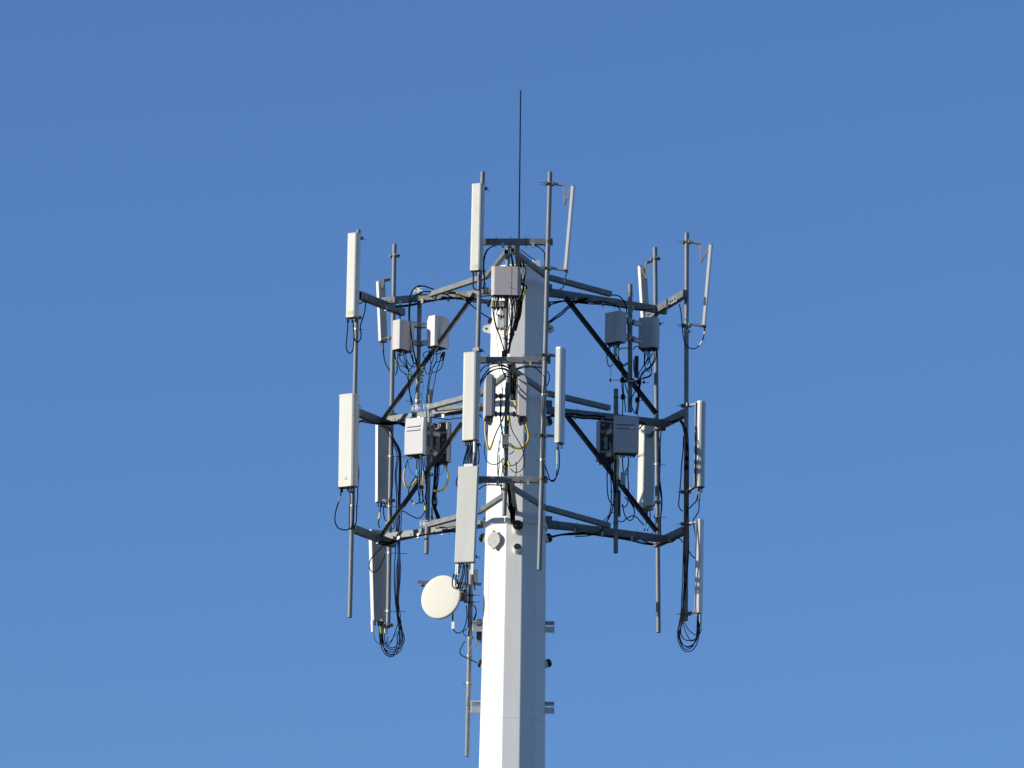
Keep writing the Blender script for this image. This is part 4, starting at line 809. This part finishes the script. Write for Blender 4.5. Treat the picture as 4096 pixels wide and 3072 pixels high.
# front antennas' jumpers
for i in range(6):
    x0 = 2100+i*16; cab('short black jumper between the two lower front antennas', '6', [(2085+i*22, 975), (2095+i*20, 1080), (2060+i*22, 1200), (2040+i*26, 1290), (2045+i*24, 1345)], -2.5, 4)
cab('black cable right of the short front jumpers', '7', [(590, 1010), (605, 1140), (612, 1240), (600, 1320)], -2.42, 4)
for k_, pts in enumerate(([(1905, 350), (1880, 430), (1880, 520), (1915, 570), (1955, 550), (1965, 500)], [(1935, 350), (1930, 450), (1930, 540), (1960, 590)], [(1960, 350), (1955, 450), (1980, 560), (2040, 620), (2080, 590)], [(2040, 210), (2030, 350), (1990, 480), (1960, 570)],
    [(2060, 210), (2050, 350), (2010, 500), (1985, 600)], [(2085, 210), (2080, 350), (2060, 500), (2010, 570)], [(2110, 220), (2100, 400), (2095, 540), (2050, 600), (1990, 590)], [(2015, 190), (1985, 300), (1965, 400), (1945, 500)], [(2180, 370), (2185, 450), (2200, 520), (2215, 590)])):
    cab('black cable looping under the wide white panel beside the dish', 'd', pts, random.uniform(-2.6, -2.5), 4, ((.55, .8, YTAG, 5.5),) if k_ in (2, 7) else ())
cab('green marked cable under the wide white panel', 'd', [(2100, 500), (2070, 540), (2030, 560), (1990, 560)], -2.5, 3.6, ((.3, .6, LIME, 6),))
# dish and lower left
cab('black cable looping below the round dish', 'd', [(1885, 950), (1880, 1050), (1890, 1150), (1920, 1210), (1970, 1228), (2030, 1190), (2070, 1100), (2095, 980), (2085, 820)], (-.1, .0), 3.6, ((0, .1, RUB, 6),))
T = thing('cable_tag', 'glaring white tag on the dish cable', 'tag', P(1887, 1165, -.12, 'd')); MB().obox(P(1886, 1110, -.12, 'd'), Vector((1, -.3, 0)), Vector((.3, 1, 0)), UP, .042, .004, .10).build('card', WHITE, T); MB().cyl(P(1886, 1062, -.12, 'd'), P(1886, 1050, -.1, 'd'), .004, n=6).build('tie', RUB, T)
cab('black cable curling from the strap down to the pole port', 'e', [(820, 1150), (785, 1210), (757, 1275), (775, 1325), (840, 1365), (905, 1395), (975, 1425)], (-.08, -.02), 3.6)
cab('black cable hooking from the dish clamp to the stub bracket', 'e', [(920, 690), (955, 730), (962, 790), (945, 850), (925, 900)], (-.05, .0), 4.2, ((.6, .95, RUB, 7),))
cab('small black cable curl left of the dish pipe', 'e', [(855, 1000), (810, 1020), (805, 1060), (840, 1090)], -.05, 3)
cab('grey cable winding down the dish pipe', 'e', [(1008, 1145), (995, 1190), (965, 1205), (935, 1180), (900, 1220), (875, 1270), (862, 1400), (866, 1600), (862, 1780), (850, 1900), (852, 1990), (880, 2060)], -.05, 3, m=GREYC)
# right sector
for k_, pts in enumerate(([(1640, 220), (1750, 208), (1900, 195), (2050, 205), (2212, 215)], [(1640, 260), (1760, 225), (1900, 205), (2100, 215), (2220, 225)])):
    cab('black cable slung below the highest right arm near the pole', '4', pts, (.0, .2), 5)
cab('black cable running under the highest right arm', '5', [(-100, 200), (40, 225), (250, 235), (430, 255), (700, 295), (900, 320), (1050, 330), (1150, 325)], (.1, .9), 4.2)
cab('second black cable running under the highest right arm', '5', [(0, 210), (200, 210), (400, 205), (560, 240), (640, 300), (690, 370)], (.2, .4), 4.2)
cab('black cable bowed above the highest right arm', '5', [(500, 125), (560, 110), (620, 118), (680, 150), (740, 240), (760, 320), (770, 400)], (.3, .4), 4.6)
for i in range(2): cab('black cable rising from pole port to the right arm', '4', [(1650, 500+i*25), (1740, 430+i*30), (1830, 360+i*40), (1930, 270+i*35), (2050, 200+i*30), (2212, 150+i*20)], (.0, .2), 5)
cab('black cable dropping to the foot of the leaning antenna far right', '5', [(1535, 245), (1560, 340), (1580, 520), (1590, 680), (1620, 820), (1680, 890), (1760, 900), (1830, 860), (1880, 780), (1905, 690), (1915, 610)], .3, 4.0, ((.72, .80, WHITE, 6.5), (.86, .97, ZINC, 5.5)))
for k_, pts in enumerate(([(465, 850), (470, 960), (470, 1060), (490, 1140), (520, 1165), (560, 1130)], [(510, 850), (505, 910), (480, 1000)], [(600, 850), (600, 960), (590, 1060), (640, 1180), (690, 1260), (695, 1340), (690, 1440), (700, 1600), (705, 1700), (700, 1890)],
    [(650, 850), (640, 980), (660, 1100), (710, 1180), (715, 1330), (715, 1500), (735, 1700), (745, 1840)], [(580, 880), (575, 1000), (580, 1090), (660, 1090), (710, 1140), (770, 1110)], [(610, 880), (610, 980), (650, 1080), (720, 1160)], [(640, 920), (700, 895), (780, 895)], [(720, 1160), (760, 1140), (780, 1110)],
    [(770, 440), (780, 560), (785, 680), (782, 760)])):
    cab('black cable in the tangle left of the upper right radio pipe', '5', pts, random.uniform(.25, .45), 3.6, ((.05, .2, LIME, 6),) if k_ == 3 else ())
for k_, pts in enumerate(([(1020, 930), (1022, 1050), (1020, 1140)], [(1045, 930), (1100, 1080), (1130, 1220), (1110, 1300), (1040, 1330), (980, 1350)], [(1090, 920), (1060, 1060), (1000, 1180), (950, 1260), (940, 1400), (930, 1560), (910, 1750), (890, 1860)],
    [(1165, 900), (1170, 1050), (1110, 1160), (1010, 1230), (965, 1320), (955, 1480), (940, 1650), (920, 1880)], [(1200, 900), (1190, 1050), (1130, 1160), (1030, 1240), (975, 1310), (960, 1440), (925, 1660), (905, 1870)], [(865, 1060), (870, 1200), (890, 1310), (940, 1345)],
    [(865, 920), (880, 880), (930, 870), (985, 900)], [(1040, 960), (1030, 1100), (1040, 1200), (1080, 1240), (1110, 1200)], [(1100, 960), (1105, 1040), (1070, 1140)], [(1150, 970), (1080, 1060), (1030, 1140)], [(905, 1430), (880, 1540), (840, 1620), (800, 1700)], [(735, 1400), (760, 1500), (800, 1620), (830, 1740), (880, 1860)])):
    cab('black cable in the tangle right of the upper right radio pipe', '5', pts, random.uniform(.34, .6), 3.6, ((.55, .95, RUB, 7),) if k_ == 1 else ())
for (x, y0, y1, nm) in ((524, 1170, 1360, 'left'), (1015, 1250, 1390, 'right')):
    T = thing('hanging_plug', 'small black plug dangling on a thin wire, %s of the right radios' % ('left' if nm == 'left' else 'below and right'), 'plug', P(x, y1+30, .4, '5'))
    MB().tube([P(x, y0, .4, '5'), P(x+6, (y0+y1)/2, .4, '5'), P(x, y1, .4, '5')], .003, 5).build('wire', RUB, T); MB().cyl(P(x, y1-10, .4, '5'), P(x, y1+28, .4, '5'), .016, .012, n=10).build('plug_body', RUB, T)
for (x, y) in ((700, 1365), (945, 1395), (708, 1615), (920, 1660)):
    T = thing('cable_clamp', 'black clamp block by the right radio pipe, %s %s' % ('upper' if y < 1500 else 'lower', 'left' if x < 800 else 'right'), 'cable clamp', P(x, y, .42, '5')); MB().box(P(x, y, .42, '5'), .06, .06, .065).build('clamp_body', RUB, T, .005)
    mb = MB(); rod_bolt(mb, P(x+(-40 if x < 800 else 40), y+4, .42, '5'), Vector((1, 0, -.05)), .2, .0045); mb.build('bolt', DARK, T)
T = thing('cross_bracket', 'small grey crosspiece on the upper right radio pipe', 'bracket', P(820, 1385, .45, '5')); MB().bar(P(730, 1375, .47, '5'), P(920, 1390, .47, '5'), .04, .04).build('bar', BEAM, T, .003); MB().cyl(P(780, 1380, .42, '5'), P(860, 1385, .42, '5'), .018, n=8).build('bolt', ZINC, T)
cab('black cable in the tie run beneath the middle right arm', '8', [(-420, 635), (-350, 600), (-200, 590), (0, 575), (130, 600), (280, 600), (440, 615)], (.0, .3), 6)
cab('second black cable tied beneath the middle right arm', '8', [(-420, 610), (-200, 610), (0, 620), (100, 640), (300, 640), (440, 645), (560, 665)], (.0, .3), 5)
for k_, pts in enumerate(([(945, 690), (1020, 710), (1130, 740), (1230, 750), (1310, 770)], [(945, 720), (1100, 730), (1250, 760)], [(940, 800), (1000, 740), (1050, 720)], [(945, 740), (990, 830), (1060, 875), (1140, 850), (1200, 810)],
    [(1240, 810), (1230, 900), (1250, 1000), (1245, 1200), (1250, 1400), (1240, 1600), (1262, 1760), (1280, 1900), (1265, 2100), (1260, 2300), (1280, 2480)], [(1275, 820), (1260, 920), (1255, 1100), (1250, 1300), (1245, 1500), (1275, 1800), (1272, 2000), (1255, 2200), (1270, 2400)])):
    cab('black cable near the cream antenna at the second right pipe', '8', pts, (.75, 1.42) if k_ < 4 else 1.44, 4.2 if k_ != 3 else 2.6)
T = thing('cable_clamp', 'dark cluster clamp under the right middle corner', 'cable clamp', P(1270, 800, 1.3, '8')); MB().box(P(1280, 780, 1.3, '8'), .11, .08, .07).build('clamp_body', RUB, T, .008); mb = MB(); rod_bolt(mb, P(1250, 740, 1.25, '8'), Vector((1, 0, .1)), .2, .01); mb.build('bolt', ZINC, T)
for i in range(5):
    o_ = (i*2 % 5)*7; gx = lambda a=4: random.gauss(0, a)
    cab('black cable strapped down the rightmost pipe', '0', [(2712+i*2, 1678), (2728+i, 1700), (2735+o_*.5, 1730), (2745+o_*.3, 1780), (2737+o_*.6, 1900), (2738+o_*.55, 2050), (2733+o_*.8, 2200), (2731+o_*.6, 2330), (2728+o_*.3, 2400), (2724+i*3, 2450), (2716+i*3, 2500),
         ]+loop((2710, 2713, 2719, 2724, 2716)[i], (2797, 2793, 2790, 2795, 2788)[i], 2530, (2607, 2586, 2589, 2563, 2598)[i])+[ (2796-i*2, 2500), (2794-i, 2465)], .24-i*.02, 3.5)
cab('thin black cable curving from the foot of the rightmost pipe', 'f', [(1590, 1000), (1600, 1100), (1640, 1230), (1690, 1320), (1740, 1345), (1790, 1320)], .3, 3)
cab('thinner black cable sweeping under the rightmost pipe', 'f', [(1605, 1040), (1660, 1150), (1720, 1220), (1790, 1255), (1840, 1230), (1865, 1150)], .3, 3)
cab('black cable running alone left of the rightmost pipe', '8', [(1600, 900), (1595, 1100), (1570, 1300), (1555, 1600), (1535, 1820), (1530, 1920), (1560, 1990), (1590, 2005)], .28, 4.2)
cab('black cable from the glossy antenna back to the rightmost pipe', 'c', [(1815, 470), (1790, 560), (1740, 620), (1680, 680)], .33, 4.2, ((.05, .4, DARK, 6),))
cab('black cable from the glossy antenna down to the lowest right bracket', 'c', [(1835, 390), (1830, 560), (1825, 700), (1790, 780), (1740, 860), (1760, 960), (1780, 1100), (1800, 1250), (1810, 1360), (1780, 1410), (1720, 1370), (1675, 1300)], .33, 4.0, ((.0, .1, GREYC, 9),))
for i in range(2): cab('black cable dropping from the right middle arm corner', '8', [(1380+i*25, 700), (1470+i*20, 680), (1540+i*10, 660), (1580+i*20, 720), (1620+i*20, 800), (1650, 900)], (.7, .3), 5)
# dark slotted radio, lower right
for k_, pts in enumerate(([(480, 1290), (480, 1500), (480, 1700), (500, 1830), (560, 1930)], [(530, 1290), (530, 1500), (535, 1700), (535, 1900), (510, 2050), (460, 2180), (400, 2270), (330, 2320), (200, 2370), (0, 2380)], [(550, 1200), (560, 1500), (575, 1750), (560, 1950), (510, 2100), (440, 2200)],
    [(700, 1200), (705, 1350), (715, 1440), (700, 1560)], [(790, 1210), (785, 1330), (760, 1400), (720, 1460)], [(790, 1300), (785, 1500), (790, 1700), (760, 1760), (800, 1850), (860, 1950), (880, 2040), (850, 2120), (800, 2145), (740, 2080), (710, 1980), (700, 1900)], [(735, 1720), (820, 1850), (870, 1960)],
    [(640, 2150), (700, 2165), (760, 2120), (850, 2075), (920, 2110), (980, 2180), (1030, 2220)], [(730, 1800), (780, 1860), (760, 1930), (720, 1950), (690, 1920)], [(500, 1210), (520, 1400), (560, 1600)], [(590, 1240), (590, 1500), (600, 1750)], [(620, 1600), (640, 1700), (650, 1800)])):
    cab('black cable hanging around the lower right radio pipe', '8', pts, random.uniform(.26, .42), 4, ((.3, .4, GREEN, 4.6),) if k_ in (5, 1) else ())
cab('yellow conduit hidden behind the lower right radio pipe', '8', [(628, 1180), (636, 1300), (632, 1450), (640, 1560)], .22, 4, ((.02, .98, YEL, 10),))
cab('yellowish conduit curving under the dark slotted radio', '8', [(790, 1330), (775, 1420), (750, 1480)], .2, 4, ((.1, .95, YEL, 6),))
for k_, (x0, x1) in enumerate(((1050, 1035), (1105, 1080))):
    cab('black cable with coloured sleeves under the right cream antenna', 'c', [(x0, 720), (x0+5, 800), (x1+10, 890), (x1-5, 960), (x1-15, 1010)], (1.75, 1.2), 3.8, ((.38, .55, YTAG, 5.5), (.6, .85, CYAN, 5.5)) if k_ else ((.55, .85, CYAN, 5.5),))
for i in range(3): cab('black cable run under the lowest right arm', 'c', [(-435, 1085+i*12), (-330, 1085+i*8), (-200, 1055+i*10), (0, 1040+i*14), (200, 1045+i*8), (500, 1090+i*4), (800, 1130+i*8), (1000, 1180+i*8), (1150, 1205+i*6)], (.0, 1.1), 3.8)
cab('black cable hanging along the lowest right corner', 'c', [(1150, 1205), (1300, 1195), (1430, 1175), (1500, 1125), (1550, 1130), (1585, 1175)], (1.2, .45), 3.8)
cab('black cable drooping left off the lowest right arm', 'c', [(940, 1120), (1000, 1150), (1080, 1180), (1150, 1200)], (.9, 1.1), 4.2, ((.3, .7, GREYC, 6),))
cab('blue grey cable swooping down to the lowest right arm', 'c', [(575, 730), (520, 760), (450, 830), (390, 890), (300, 960), (180, 1000), (0, 1030)], (.2, .2), 3.4, m=GREYC)
